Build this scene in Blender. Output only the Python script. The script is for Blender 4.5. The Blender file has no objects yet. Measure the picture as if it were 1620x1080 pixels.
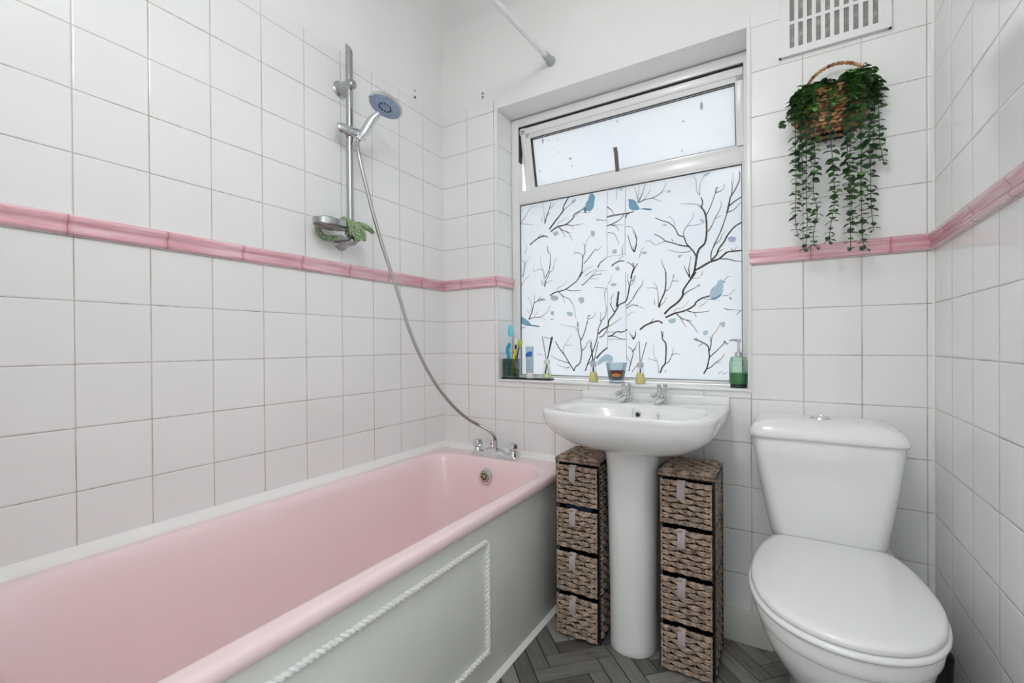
import bpy, bmesh, math, random
from mathutils import Vector, Matrix
random.seed(7)
SC = bpy.context.scene
COL = SC.collection
PI = math.pi

# ------------------------------------------------------------------ camera
CAM = Vector((1.45623, -1.74726, 1.03491))
_yaw, _pitch, _roll, _F, _PX, _PY = .53927, -.00509, -.00666, 718.2962, 815.27932, 547.71571
_f = Vector((-math.sin(_yaw) * math.cos(_pitch), math.cos(_yaw) * math.cos(_pitch), math.sin(_pitch)))
_r = Vector((math.cos(_yaw), math.sin(_yaw), 0))
_u = _r.cross(_f)
_R = _r * math.cos(_roll) + _u * math.sin(_roll)
_U = _R.cross(_f)
cd = bpy.data.cameras.new('camera')
cam = bpy.data.objects.new('camera', cd)
COL.objects.link(cam)
m = Matrix((( _R.x, _U.x, -_f.x, CAM.x), (_R.y, _U.y, -_f.y, CAM.y), (_R.z, _U.z, -_f.z, CAM.z), (0, 0, 0, 1)))
cam.matrix_world = m
cd.sensor_width = 36
cd.lens = _F / 1620 * 36
cd.shift_x = -(_PX - 810) / 1620
cd.shift_y = (_PY - 540) / 1620
cd.clip_start = .02
SC.camera = cam

# ------------------------------------------------------------------ world, exposure
SC.view_settings.view_transform = 'Standard'
SC.view_settings.look = 'None'
SC.view_settings.gamma = 1
SC.view_settings.use_curve_mapping = False
SC.view_settings.exposure = EXPOSURE = 0.50
w = bpy.data.worlds.new('overcast_sky')
SC.world = w
w.use_nodes = True
nt = w.node_tree
bg = nt.nodes['Background']
tc = nt.nodes.new('ShaderNodeTexCoord')
sep = nt.nodes.new('ShaderNodeSeparateXYZ')
mr = nt.nodes.new('ShaderNodeMapRange')
mr.inputs['From Min'].default_value = -.3
mr.inputs['From Max'].default_value = .2
cr = nt.nodes.new('ShaderNodeMix'); cr.data_type = 'RGBA'
cr.inputs[6].default_value = (.50, .50, .49, 1)
cr.inputs[7].default_value = (.95, .98, 1.0, 1)
nt.links.new(tc.outputs['Generated'], sep.inputs[0])
nt.links.new(sep.outputs[2], mr.inputs['Value'])
nt.links.new(mr.outputs[0], cr.inputs[0])
nt.links.new(cr.outputs[2], bg.inputs[0])
bg.inputs[1].default_value = 1.7
SC.cycles.use_denoising = True
SC.cycles.max_bounces = 10
SC.cycles.diffuse_bounces = 6
SC.cycles.transmission_bounces = 8
SC.cycles.transparent_max_bounces = 12

FILL_LAMP_POS, FILL_LAMP_R, FILL_LAMP_STRENGTH = (1.12, -1.50, 2.28), .11, 24.0    # added globe fill lamp, built further down

# ------------------------------------------------------------------ helpers
def node(nt, t, **kw):
    n = nt.nodes.new(t)
    for k, v in kw.items(): setattr(n, k, v)
    return n

class NB:
    """small node graph builder"""
    def __init__(s, name):
        s.m = bpy.data.materials.new(name); s.m.use_nodes = True
        s.t = s.m.node_tree; s.t.nodes.clear()
        s.out = s.t.nodes.new('ShaderNodeOutputMaterial')
    def link(s, a, b): s.t.links.new(a, b)
    def val(s, inp, v):
        if isinstance(v, bpy.types.NodeSocket): s.link(v, inp)
        elif isinstance(v, (tuple, list)) and len(v) == 3 and inp.type == 'RGBA': inp.default_value = (*v, 1)
        else: inp.default_value = v
    def math(s, op, a, b=0.0, c=0.0, clamp=False):
        n = node(s.t, 'ShaderNodeMath', operation=op, use_clamp=clamp)
        s.val(n.inputs[0], a); s.val(n.inputs[1], b)
        if op in ('MULTIPLY_ADD', 'SMOOTH_MIN'): s.val(n.inputs[2], c)
        return n.outputs[0]
    def mix(s, f, a, b, blend='MIX'):
        n = node(s.t, 'ShaderNodeMix', data_type='RGBA', blend_type=blend)
        s.val(n.inputs[0], f); s.val(n.inputs[6], a); s.val(n.inputs[7], b)
        return n.outputs[2]
    def coord(s, k='Object'):
        return s.t.nodes.new('ShaderNodeTexCoord').outputs[k]
    def sep(s, v):
        n = s.t.nodes.new('ShaderNodeSeparateXYZ'); s.link(v, n.inputs[0]); return n.outputs
    def comb(s, x, y, z):
        n = s.t.nodes.new('ShaderNodeCombineXYZ')
        for i, q in enumerate((x, y, z)): s.val(n.inputs[i], q)
        return n.outputs[0]
    def noise(s, vec, scale, detail=3, rough=.5, col=False):
        n = s.t.nodes.new('ShaderNodeTexNoise'); s.link(vec, n.inputs['Vector'])
        n.inputs['Scale'].default_value = scale; n.inputs['Detail'].default_value = detail
        n.inputs['Roughness'].default_value = rough
        return n.outputs[1 if col else 0]
    def ramp(s, f, a, b, lo=0.0, hi=1.0, smooth=True):
        n = node(s.t, 'ShaderNodeMapRange', interpolation_type='SMOOTHSTEP' if smooth else 'LINEAR')
        s.val(n.inputs['Value'], f)
        n.inputs['From Min'].default_value = a; n.inputs['From Max'].default_value = b
        n.inputs['To Min'].default_value = lo; n.inputs['To Max'].default_value = hi
        return n.outputs[0]
    def scale(s, v, sc):
        n = node(s.t, 'ShaderNodeVectorMath', operation='MULTIPLY'); s.link(v, n.inputs[0]); n.inputs[1].default_value = sc
        return n.outputs[0]
    def bump(s, h, strength=.3, dist=.002, normal=None):
        n = s.t.nodes.new('ShaderNodeBump'); s.link(h, n.inputs['Height'])
        n.inputs['Strength'].default_value = strength; n.inputs['Distance'].default_value = dist
        if normal: s.link(normal, n.inputs['Normal'])
        return n.outputs[0]
    def pbr(s, **kw):
        n = s.t.nodes.new('ShaderNodeBsdfPrincipled')
        for k, v in kw.items():
            s.val(n.inputs[k.replace('_', ' ')], v)
        s.link(n.outputs[0], s.out.inputs[0])
        s.p = n
        return n

def plain(name, col, rough=.5, metal=0.0, bump=0, bscale=60, coat=0.0, var=0.0, spec=.5, vscale=8):
    b = NB(name); c = b.coord()
    kw = dict(Roughness=rough, Metallic=metal)
    cc = col
    if var:
        n = b.noise(c, vscale, 4)
        cc = b.mix(b.ramp(n, .3, .7), tuple(x * (1 - var) for x in col), tuple(min(1, x * (1 + var)) for x in col))
    kw['Base_Color'] = cc
    p = b.pbr(**kw)
    p.inputs['Specular IOR Level'].default_value = spec
    p.inputs['Coat Weight'].default_value = coat
    p.inputs['Coat Roughness'].default_value = .04
    if bump: b.link(b.bump(b.noise(c, bscale, 5), bump, .002), p.inputs['Normal'])
    return b.m

TW = .152          # tile pitch
def tile_mat(name, axis, offs, split=None, base=(.83, .835, .83)):
    """glazed square wall tiles with thin stained grout; axis 0/1 = column axis"""
    b = NB(name); c = b.coord(); X = b.sep(c)
    h = X[axis]; z = X[2]
    if offs is None: u = None
    else:
        if split is None: o = offs[0]
        else:
            g = b.math('GREATER_THAN', h, split)
            o = b.math('MULTIPLY_ADD', g, offs[1] - offs[0], offs[0])
        u = b.math('DIVIDE', b.math('SUBTRACT', h, o), TW)
    gz = b.math('GREATER_THAN', z, 1.325)
    oz = b.math('MULTIPLY_ADD', gz, 1.4967 - 1.145, 1.145)
    v = b.math('DIVIDE', b.math('SUBTRACT', z, oz), TW)
    def dist(q, wob):
        fr = b.math('FRACT', q)
        d = b.math('MULTIPLY', b.math('MINIMUM', fr, b.math('SUBTRACT', 1.0, fr)), TW)
        return b.math('ADD', d, b.math('MULTIPLY', b.math('SUBTRACT', wob, .5), .0009))
    wob = b.noise(c, 35, 2)
    dv = dist(v, wob)
    n1 = b.noise(c, 7, 3); n2 = b.noise(c, 60, 3)
    stain = b.math('MULTIPLY', b.ramp(n1, .35, .65), b.ramp(n2, .30, .62))
    gcol_h = b.mix(stain, (.50, .43, .39), (.24, .155, .125))
    gcol_v = b.mix(b.ramp(n1, .4, .7), (.56, .53, .49), (.36, .30, .25))
    mh = b.ramp(dv, .0005, .0014, 1, 0)
    pill = b.ramp(dv, 0, .0045)
    if u is not None:
        du = dist(u, wob)
        mv = b.ramp(du, .0007, .0017, 1, 0)
        pill = b.math('MINIMUM', pill, b.ramp(du, 0, .0045))
        cu = b.math('FLOOR', u)
    else:
        mv = 0.0; cu = 0.0
    cell = b.comb(cu, b.math('FLOOR', v), gz)
    wn = node(b.t, 'ShaderNodeTexWhiteNoise', noise_dimensions='3D'); b.link(cell, wn.inputs['Vector'])
    tint = b.mix(b.math('MULTIPLY', wn.outputs[0], .5), base, tuple(x * .965 for x in base))
    col = b.mix(mv, tint, gcol_v)
    col = b.mix(mh, col, gcol_h)
    # tiny tilt of each tile
    vm = node(b.t, 'ShaderNodeVectorMath', operation='SUBTRACT'); b.link(wn.outputs[1], vm.inputs[0]); vm.inputs[1].default_value = (.5, .5, .5)
    sc = b.scale(vm.outputs[0], (.02, .02, .02))
    geo = b.t.nodes.new('ShaderNodeNewGeometry')
    ad = node(b.t, 'ShaderNodeVectorMath', operation='ADD'); b.link(geo.outputs['Normal'], ad.inputs[0]); b.link(sc, ad.inputs[1])
    nn = node(b.t, 'ShaderNodeVectorMath', operation='NORMALIZE'); b.link(ad.outputs[0], nn.inputs[0])
    hgt = b.math('ADD', pill, b.math('MULTIPLY', b.noise(c, 14, 1), .16))
    nor = b.bump(hgt, .35, .003, nn.outputs[0])
    grm = b.math('MAXIMUM', mh, mv)
    p = b.pbr(Base_Color=col, Roughness=b.math('MULTIPLY_ADD', grm, .6, .10), Normal=nor)
    p.inputs['Specular IOR Level'].default_value = .5
    return b.m

# ---- mesh helpers
def bm_new(): return bmesh.new()

def box(bm, x0, x1, y0, y1, z0, z1, bev=0, seg=2, mat=0):
    vs = [bm.verts.new(p) for p in [(x0, y0, z0), (x1, y0, z0), (x1, y1, z0), (x0, y1, z0), (x0, y0, z1), (x1, y0, z1), (x1, y1, z1), (x0, y1, z1)]]
    fs = [bm.faces.new([vs[i] for i in q]) for q in [(0, 3, 2, 1), (4, 5, 6, 7), (0, 1, 5, 4), (1, 2, 6, 5), (2, 3, 7, 6), (3, 0, 4, 7)]]
    for f in fs: f.material_index = mat
    if bev:
        es = list({e for f in fs for e in f.edges})
        r = bmesh.ops.bevel(bm, geom=es, offset=bev, segments=seg, affect='EDGES', profile=.5)
        for f in r['faces']: f.material_index = mat
    return fs

def ring(bm, pts): return [bm.verts.new(p) for p in pts]

def loft(bm, rings, cap0=True, cap1=True, closed=True, mat=0):
    R = [ring(bm, r) for r in rings]
    n = len(R[0])
    for a, b in zip(R[:-1], R[1:]):
        for i in range(n if closed else n - 1):
            j = (i + 1) % n
            try: bm.faces.new((a[i], a[j], b[j], b[i])).material_index = mat
            except ValueError: pass
    if cap0: bm.faces.new(list(reversed(R[0]))).material_index = mat
    if cap1: bm.faces.new(R[-1]).material_index = mat
    return R

def tube(bm, pts, r, n=10, caps=True, mat=0, closed=False, flat=1.0):
    pts = [Vector(p) for p in pts]
    k = len(pts)
    rs = r if isinstance(r, (list, tuple)) else [r] * k
    t0 = (pts[1] - pts[0]).normalized()
    nrm = t0.orthogonal().normalized()
    rings = []
    for i, p in enumerate(pts):
        a = pts[(i - 1) % k] if (closed or i > 0) else p
        c = pts[(i + 1) % k] if (closed or i < k - 1) else p
        t = (c - a).normalized()
        nrm = (nrm - t * nrm.dot(t)).normalized()
        bn = t.cross(nrm)
        rings.append([p + (nrm * math.cos(2 * PI * j / n) + bn * math.sin(2 * PI * j / n) * flat) * rs[i] for j in range(n)])
    if closed:
        R = [ring(bm, q) for q in rings]
        for i in range(k):
            a, b = R[i], R[(i + 1) % k]
            for j in range(n):
                bm.faces.new((a[j], a[(j + 1) % n], b[(j + 1) % n], b[j])).material_index = mat
        return
    loft(bm, rings, caps, caps, mat=mat)

def lathe(bm, prof, c, axis=(0, 0, 1), n=32, cap0=True, cap1=True, mat=0, sx=1.0, sy=1.0):
    """prof: (radius, height along axis)"""
    c = Vector(c); ax = Vector(axis).normalized()
    a = Vector((1, 0, 0)) if abs(ax.x) < .9 else Vector((0, 1, 0))
    e1 = (a - ax * a.dot(ax)).normalized(); e2 = ax.cross(e1)
    rings = [[c + ax * h + (e1 * math.cos(2 * PI * j / n) * sx + e2 * math.sin(2 * PI * j / n) * sy) * max(r, 1e-5) for j in range(n)] for r, h in prof]
    loft(bm, rings, cap0, cap1, mat=mat)

def spline(pts, m=6, closed=False):
    """Catmull-Rom through points"""
    P = [Vector(p) for p in pts]; n = len(P); out = []
    rng = n if closed else n - 1
    for i in range(rng):
        p0 = P[(i - 1) % n] if closed or i > 0 else P[0]
        p1 = P[i]; p2 = P[(i + 1) % n]
        p3 = P[(i + 2) % n] if closed or i < n - 2 else P[-1]
        for k in range(m):
            t = k / m
            out.append(.5 * ((2 * p1) + (p2 - p0) * t + (2 * p0 - 5 * p1 + 4 * p2 - p3) * t * t + (3 * p1 - p0 - 3 * p2 + p3) * t ** 3))
    if not closed: out.append(P[-1])
    return out

def obj(name, bm, mats, parent=None, smooth=True, angle=40, label=None, recalc=True):
    me = bpy.data.meshes.new(name)
    if recalc: bmesh.ops.recalc_face_normals(bm, faces=bm.faces[:])
    bm.to_mesh(me); bm.free()
    for mt in (mats if isinstance(mats, (list, tuple)) else [mats]): me.materials.append(mt)
    if smooth:
        me.shade_smooth(); me.set_sharp_from_angle(angle=math.radians(angle))
    o = bpy.data.objects.new(name, me)
    COL.objects.link(o)
    if parent is not None:
        L = WL[parent.name]
        me.transform(Matrix.Translation(-L))
        o.parent = parent
        WL[o.name] = L
    else: WL[o.name] = Vector((0, 0, 0))
    if label: o['label'] = label
    return o
WL = {}

def tag(o, label, cat, group=None):
    o['label'] = label; o['category'] = cat
    if group: o['group'] = group
    return o
def struct(o):
    o['kind'] = 'structure'; return o
def thing(name, loc, label, cat, group=None):
    o = bpy.data.objects.new(name, None); o.empty_display_size = .05
    COL.objects.link(o); o.location = loc
    WL[o.name] = Vector(loc)
    return tag(o, label, cat, group)
def single(name, bm, mats, loc, label, cat, group=None, **kw):
    """a thing that is one mesh, with its origin at its base"""
    o = obj(name, bm, mats, **kw)
    o.data.transform(Matrix.Translation(-Vector(loc))); o.location = loc
    WL[o.name] = Vector(loc)
    return tag(o, label, cat, group)
def copy_tree(o, parent=None):
    c = o.copy(); COL.objects.link(c)
    if parent: c.parent = parent
    for ch in list(o.children): copy_tree(ch, c)
    return c

# ------------------------------------------------------------------ materials
M_left = tile_mat('white_glazed_tiles_left', 1, (-.14198,))
M_back = tile_mat('white_glazed_tiles_back', 0, (.14945, 1.3505), split=1.0)
M_right = tile_mat('white_glazed_tiles_right', 1, (-.16188,))
M_reveal = tile_mat('white_glazed_tiles_reveal', 1, None)
M_plaster = plain('painted_plaster', (.80, .80, .79), .6, bump=.06, bscale=25, var=.015, vscale=3)
M_white = plain('white_upvc', (.80, .80, .80), .22)
M_gloss = plain('white_gloss_paint', (.86, .86, .85), .25, bump=.05, bscale=18)
M_seal = plain('white_sealant', (.88, .88, .86), .35, bump=.05, bscale=30)
M_ceramic = plain('white_vitreous_china', (.85, .855, .85), .09, coat=.4)
M_seat = plain('white_seat_plastic', (.86, .865, .86), .16, coat=.3)
M_chrome = plain('polished_chrome', (.70, .71, .72), .06, metal=1)
M_chrome_d = plain('brushed_chrome', (.44, .45, .455), .2, metal=1)
M_steel_hose = plain('steel_hose', (.48, .47, .45), .28, metal=1)
M_black = plain('black_plastic', (.012, .012, .013), .35)
M_dark = plain('dark_void', (.01, .01, .011), .8)
M_gasket = plain('black_rubber_gasket', (.03, .03, .032), .6)
M_pink = plain('pink_acrylic', (.90, .705, .72), .10, coat=.3)
M_panel = plain('sage_grey_paint', (.74, .76, .72), .38, bump=.05, bscale=40, var=.02)
M_rope = plain('white_painted_rope', (.78, .79, .77), .4)

def mk_border(name, axis, off):
    b = NB(name); c = b.coord(); X = b.sep(c)
    st = b.comb(b.math('MULTIPLY', X[axis], 5.0), 0.0, b.math('MULTIPLY', X[2], 90.0))
    n = b.noise(st, 1.3, 3)
    n2 = b.noise(c, 9, 2)
    col = b.mix(b.ramp(n, .32, .68), (.74, .37, .43), (.87, .60, .65))
    col = b.mix(b.math('MULTIPLY', b.ramp(n2, .5, .75), .35), col, (.74, .43, .52))
    fr = b.math('FRACT', b.math('DIVIDE', b.math('SUBTRACT', X[axis], off), .2))
    d = b.math('MULTIPLY', b.math('MINIMUM', fr, b.math('SUBTRACT', 1.0, fr)), .2)
    col = b.mix(b.ramp(d, .0006, .0012, 1, 0), col, (.22, .08, .085))
    col = b.mix(b.math('MULTIPLY', b.ramp(d, .001, .012, 1, 0), .35), col, (.60, .22, .27))
    b.pbr(Base_Color=col, Roughness=.14)
    b.p.inputs['Coat Weight'].default_value = .3
    return b.m

def mk_glass(name, tint=(1, 1, 1), rough=0.02, fac=.12):
    """thin clear glass"""
    b = NB(name)
    tr = b.t.nodes.new('ShaderNodeBsdfTransparent'); tr.inputs[0].default_value = (*tint, 1)
    gl = b.t.nodes.new('ShaderNodeBsdfGlossy'); gl.inputs['Roughness'].default_value = rough
    lw = b.t.nodes.new('ShaderNodeLayerWeight'); lw.inputs[0].default_value = .35
    mx = b.t.nodes.new('ShaderNodeMixShader')
    b.link(b.math('MULTIPLY', lw.outputs[0], fac * 4, clamp=True), mx.inputs[0])
    b.link(tr.outputs[0], mx.inputs[1]); b.link(gl.outputs[0], mx.inputs[2])
    b.link(mx.outputs[0], b.out.inputs[0])
    return b.m
M_clear = mk_glass('clear_glass', (.93, .96, .96))

def mk_translucent(name, tcol, dcol, f=.7, stains=False):
    b = NB(name)
    if stains:
        c = b.coord(); n = b.noise(c, 5, 2)
        tcol = b.mix(b.ramp(n, .35, .75), tcol, tuple(x * y for x, y in zip(tcol, (.93, .95, .99))))
    tr = b.t.nodes.new('ShaderNodeBsdfTranslucent'); b.val(tr.inputs[0], tcol)
    df = b.t.nodes.new('ShaderNodeBsdfPrincipled'); b.val(df.inputs['Base Color'], dcol); df.inputs['Roughness'].default_value = .18
    mx = b.t.nodes.new('ShaderNodeMixShader'); mx.inputs[0].default_value = f
    b.link(df.outputs[0], mx.inputs[1]); b.link(tr.outputs[0], mx.inputs[2])
    b.link(mx.outputs[0], b.out.inputs[0])
    return b.m
FT = .8
M_frost = mk_translucent('frosted_film', (.70, .71, .735), (.70, .71, .74), FT, True)
# ------------------------------------------------------------------ room shell
RW = 1.82177; YF = -1.80; TT = 2.155        # room width, open end (doorway side), top of tiling
WX0, WX1, WZ0, WZ1 = .318, 1.3505, .866, 2.112    # window opening

bm = bm_new(); box(bm, -.12, 0, YF, .27, -.05, TT)
struct(obj('wall_left', bm, M_left, smooth=False))
bm = bm_new(); box(bm, RW, RW + .12, YF, .27, -.05, 2.62)
struct(obj('wall_right', bm, M_right, smooth=False))

M_right2 = tile_mat('white_glazed_tiles_front', 0, (.14945,))
# back wall with window opening, one mesh
bm = bm_new()
xs = [0, WX0, WX1, RW]; zs = [-.05, WZ0, WZ1, TT]
def wallgrid(bm, y):
    g = {}
    for i, x in enumerate(xs):
        for k, z in enumerate(zs): g[i, k] = bm.verts.new((x, y, z))
    return g
A = wallgrid(bm, 0); B = wallgrid(bm, .27)
for i in range(3):
    for k in range(3):
        if (i, k) == (1, 1): continue
        f = bm.faces.new((A[i, k], A[i + 1, k], A[i + 1, k + 1], A[i, k + 1]))
        if (i, k) == (1, 2): f.material_index = 2
        bm.faces.new((B[i, k], B[i, k + 1], B[i + 1, k + 1], B[i + 1, k])).material_index = 2
f = bm.faces.new((A[1, 1], A[1, 2], B[1, 2], B[1, 1])); f.material_index = 1
f = bm.faces.new((A[2, 1], B[2, 1], B[2, 2], A[2, 2])); f.material_index = 1
f = bm.faces.new((A[1, 2], A[2, 2], B[2, 2], B[1, 2])); f.material_index = 3
f = bm.faces.new((A[1, 1], B[1, 1], B[2, 1], A[2, 1])); f.material_index = 3
for i in range(3):
    bm.faces.new((A[i, 3], A[i + 1, 3], B[i + 1, 3], B[i, 3])).material_index = 2
struct(obj('wall_back', bm, [M_back, M_reveal, M_plaster, M_gloss], smooth=False, recalc=False))

# doorway wall behind the camera
bm = bm_new()
box(bm, -.12, .93, YF - .10, YF, -.05, 2.62); box(bm, .93, RW + .12, YF - .10, YF, 2.03, 2.62); box(bm, 1.76, RW + .12, YF - .10, YF, -.05, 2.03)
struct(obj('wall_front', bm, M_right2, smooth=False))

bm = bm_new(); box(bm, -.3, 2.6, -3.6, -3.5, -.05, 2.6)  # unseen wall, added to cut the daylight coming through the doorway
struct(obj('wall_light_block', bm, M_plaster, smooth=False))
# plaster above the tiling curving into the ceiling on two sides
CH = 2.47; CR = .21
def prof():
    out = [(-.004, TT - .0), (-.004, TT + .03)]
    z0 = CH - CR
    out += [(-.004, z0 - .02)]
    for i in range(0, 13):
        a = i / 12 * PI / 2
        out.append((-.004 + CR * (1 - math.cos(a)), z0 + CR * math.sin(a)))
    return out
P = prof()
bm = bm_new()
ys = [YF]
L = [[], []]
left = []; back = []
for d, z in P:
    left.append((bm.verts.new((d, YF, z)), bm.verts.new((d, -d, z))))
for i, (d, z) in enumerate(P):
    back.append((left[i][1], bm.verts.new((RW, -d, z))))
for i in range(len(P) - 1):
    bm.faces.new((left[i][0], left[i + 1][0], left[i + 1][1], left[i][1]))
    bm.faces.new((back[i][0], back[i + 1][0], back[i + 1][1], back[i][1]))
q = bm.verts.new((RW, YF, CH))
bm.faces.new((left[-1][0], q, back[-1][1], left[-1][1]))
r_ = bmesh.ops.extrude_face_region(bm, geom=bm.faces[:])
vv = [v for v in r_['geom'] if isinstance(v, bmesh.types.BMVert)]
bmesh.ops.translate(bm, verts=vv, vec=(-.1, .1, .15))
struct(obj('ceiling', bm, M_plaster, angle=30))

# floor : dark wood look herringbone planks
def mk_floor():
    b = NB('grey_herringbone_planks')
    uv = b.coord('UV')
    st = b.scale(uv, (6.0, 95.0, 1))
    n1 = b.noise(st, 1.0, 5, .6)
    n2 = b.noise(b.scale(uv, (9, 40, 1)), 1.0, 3)
    at = b.t.nodes.new('ShaderNodeAttribute'); at.attribute_name = 'plank'
    tone = b.math('ADD', b.math('MULTIPLY', b.sep(at.outputs['Vector'])[0], .55), b.math('MULTIPLY', n1, .6))
    col = b.mix(b.ramp(tone, .2, .95), (.085, .080, .075), (.31, .30, .285))
    col = b.mix(b.math('MULTIPLY', b.ramp(n2, .58, .75), .6), col, (.055, .051, .048))
    b.pbr(Base_Color=col, Roughness=b.ramp(n1, .2, .8, .38, .55), Normal=b.bump(n1, .12, .001))
    return b.m
M_floor = mk_floor()
bm = bm_new()
uvl = bm.loops.layers.uv.new('UVMap'); cl = bm.loops.layers.float_color.new('plank')
pw, pl = .0545, .218; uA, vA = .248, .885; gp = .0012
S2 = math.sqrt(2)
box(bm, -.12, RW + .12, -2.6, .27, -.06, -.0022, mat=1)
rnd = random.Random(3)
def plank(u0, u1, v0, v1, along_u):
    cx, cy = ((u0 + u1) / 2 + (v0 + v1) / 2) / S2, ((u0 + u1) / 2 - (v0 + v1) / 2) / S2
    if not (.35 < cx < RW + .2 and -1.95 < cy < .25): return
    e = .0012
    def P(u, v, z): return Vector(((u + v) / S2, (u - v) / S2, z))
    top = [P(u0 + gp + e, v0 + gp + e, 0), P(u1 - gp - e, v0 + gp + e, 0), P(u1 - gp - e, v1 - gp - e, 0), P(u0 + gp + e, v1 - gp - e, 0)]
    bot = [P(u0 + gp, v0 + gp, -.003), P(u1 - gp, v0 + gp, -.003), P(u1 - gp, v1 - gp, -.003), P(u0 + gp, v1 - gp, -.003)]
    T = ring(bm, top); Bt = ring(bm, bot)
    rv = rnd.random(); ou, ov = rnd.random() * 9, rnd.random() * 9
    uvs = [(0, 0), (pl, 0), (pl, pw), (0, pw)] if along_u else [(0, 0), (0, pw), (pl, pw), (pl, 0)]
    fs = [(T, (0, 1, 2, 3))]
    f = bm.faces.new(list(reversed(T)))
    fl = [f] + [bm.faces.new((T[i], T[(i + 1) % 4], Bt[(i + 1) % 4], Bt[i])) for i in range(4)]
    for f in fl:
        for lp in f.loops:
            i = T.index(lp.vert) if lp.vert in T else Bt.index(lp.vert)
            lp[uvl].uv = (uvs[i][0] + ou, uvs[i][1] + ov); lp[cl] = (rv, rv, rv, 1)
for t in range(-9, 10):
    for k in range(-45, 46):
        a = uA + t * pl; b_ = vA + t * pl
        plank(a - k * pw, a - k * pw + pl, b_ - pw + k * pw, b_ + k * pw, True)
        plank(a - pw - k * pw, a - k * pw, b_ + k * pw - pl, b_ + k * pw, False)
# trim planks to the room
for no, co in (((-1, 0, 0), (.6, 0, 0)), ((1, 0, 0), (RW - .001, 0, 0)), ((0, 1, 0), (0, -.001, 0)), ((0, -1, 0), (0, -1.9, 0))):
    fs = [f for f in bm.faces if f.material_index == 0]
    ge = list({v for f in fs for v in f.verts}) + list({e for f in fs for e in f.edges}) + fs
    bmesh.ops.bisect_plane(bm, geom=ge, plane_co=co, plane_no=no, clear_outer=True, dist=1e-6)
struct(obj('floor', bm, [M_floor, plain('floor_joint', (.012, .012, .012), .8)], smooth=False))

# pink dado border, real profile swept along the walls
BZ0, BZ1 = 1.3005, 1.3475
def bprofile():
    pts = [(0, 0), (.009, .0005), (.0125, .004), (.013, .009), (.0105, .0125), (.009, .016), (.0095, .021), (.013, .027), (.0165, .032), (.018, .037), (.0165, .0425), (.012, .046), (.004, .047), (0, .047)]
    return pts
def sweep_border(name, path, mat):
    """path: list of (x, y, nx, ny) with offset direction scaled for mitres"""
    bm = bm_new()
    rings = [[(x + nx * d, y + ny * d, BZ0 + h) for d, h in bprofile()] for x, y, nx, ny in path]
    loft(bm, rings, True, True, closed=True)
    return struct(obj(name, bm, mat, angle=50))
sweep_border('trim_1', [(0, YF, 1, 0), (0, 0, 1, -1)], mk_border('pink_border_left', 1, -.171))
sweep_border('trim_2', [(0, 0, 1, -1), (WX0, 0, 1, -1), (WX0, .118, 1, 0)], mk_border('pink_border_reveal', 0, .118))
sweep_border('trim_3', [(1.3535, 0, -.5, -1), (RW, 0, -1, -1)], mk_border('pink_border_back', 0, .122))
sweep_border('trim_4', [(RW, 0, -1, -1), (RW, YF, -1, 0)], mk_border('pink_border_right', 1, -.155))

# white sealing strips along the bath
def quarter(bm, p0, p1, inward, h=.027, d=.022, z=.534):
    pr = [(0, 0), (d, 0), (d * .95, .004), (d * .6, h * .55), (d * .25, h * .93), (0, h)]
    loft(bm, [[(p[0] + ix * a, p[1] + iy * a, z + b) for a, b in pr] for p, (ix, iy) in zip((p0, p1), inward)])
bm = bm_new(); quarter(bm, (0, -1.70), (0, 0), ((1, 0), (1, -1)))
struct(obj('trim_5', bm, M_seal))
bm = bm_new(); quarter(bm, (0, 0), (.690, 0), ((1, -1), (0, -1)))
struct(obj('trim_6', bm, M_seal))
# silicone bead at the foot of the bath panel
bm = bm_new(); loft(bm, [[(.675, y, 0), (.690, y, 0), (.687, y, .004), (.6755, y, .014)] for y in (-1.70, -.003)])
struct(obj('trim_7', bm, M_seal))
# loose white skirting tile at the foot of the back wall
bm = bm_new(); box(bm, .70, 1.413, -.0125, -.0005, .0, .112, .001)
struct(obj('baseboard_back', bm, plain('skirting_tile', (.70, .69, .66), .3, var=.03)))
# corner strip and grout beads at the right-hand corner
bm = bm_new(); loft(bm, [[(RW, 0, z), (RW - .0045, 0, z), (RW - .002, -.002, z), (RW, -.0045, z)] for z in (.0, 2.2)])
struct(obj('trim_8', bm, M_seal))
# plastic edge trim round the window opening
bm = bm_new()
box(bm, WX1 - .010, WX1 + .003, -.006, .004, WZ0 - .004, WZ1 + .004, .0015)
box(bm, WX0 - .002, WX0 + .004, -.002, .004, WZ0, WZ1, .001)
struct(obj('trim_9', bm, M_white))

# ------------------------------------------------------------------ window
FY0, FY1 = .128, .172
XL, XR = WX0 + .001, WX1 - .001
GX0, GX1, GZ0, GZ1 = .360, 1.3145, .889, 1.698
OX0, OX1, OZ0, OZ1 = .358, 1.3195, 1.763, 2.066
bm = bm_new()
def fbar(x0, x1, z0, z1, y0=FY0, y1=FY1): box(bm, x0, x1, y0, y1, z0, z1, .004)
fbar(XL, .3565, .8755, 2.108); fbar(1.3200, XR, .8755, 2.108)
fbar(.350, 1.327, .8765, .885, .1285); fbar(.350, 1.327, 2.069, 2.107, .1285); fbar(.350, 1.327, 1.703, 1.762, .1285)
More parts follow.
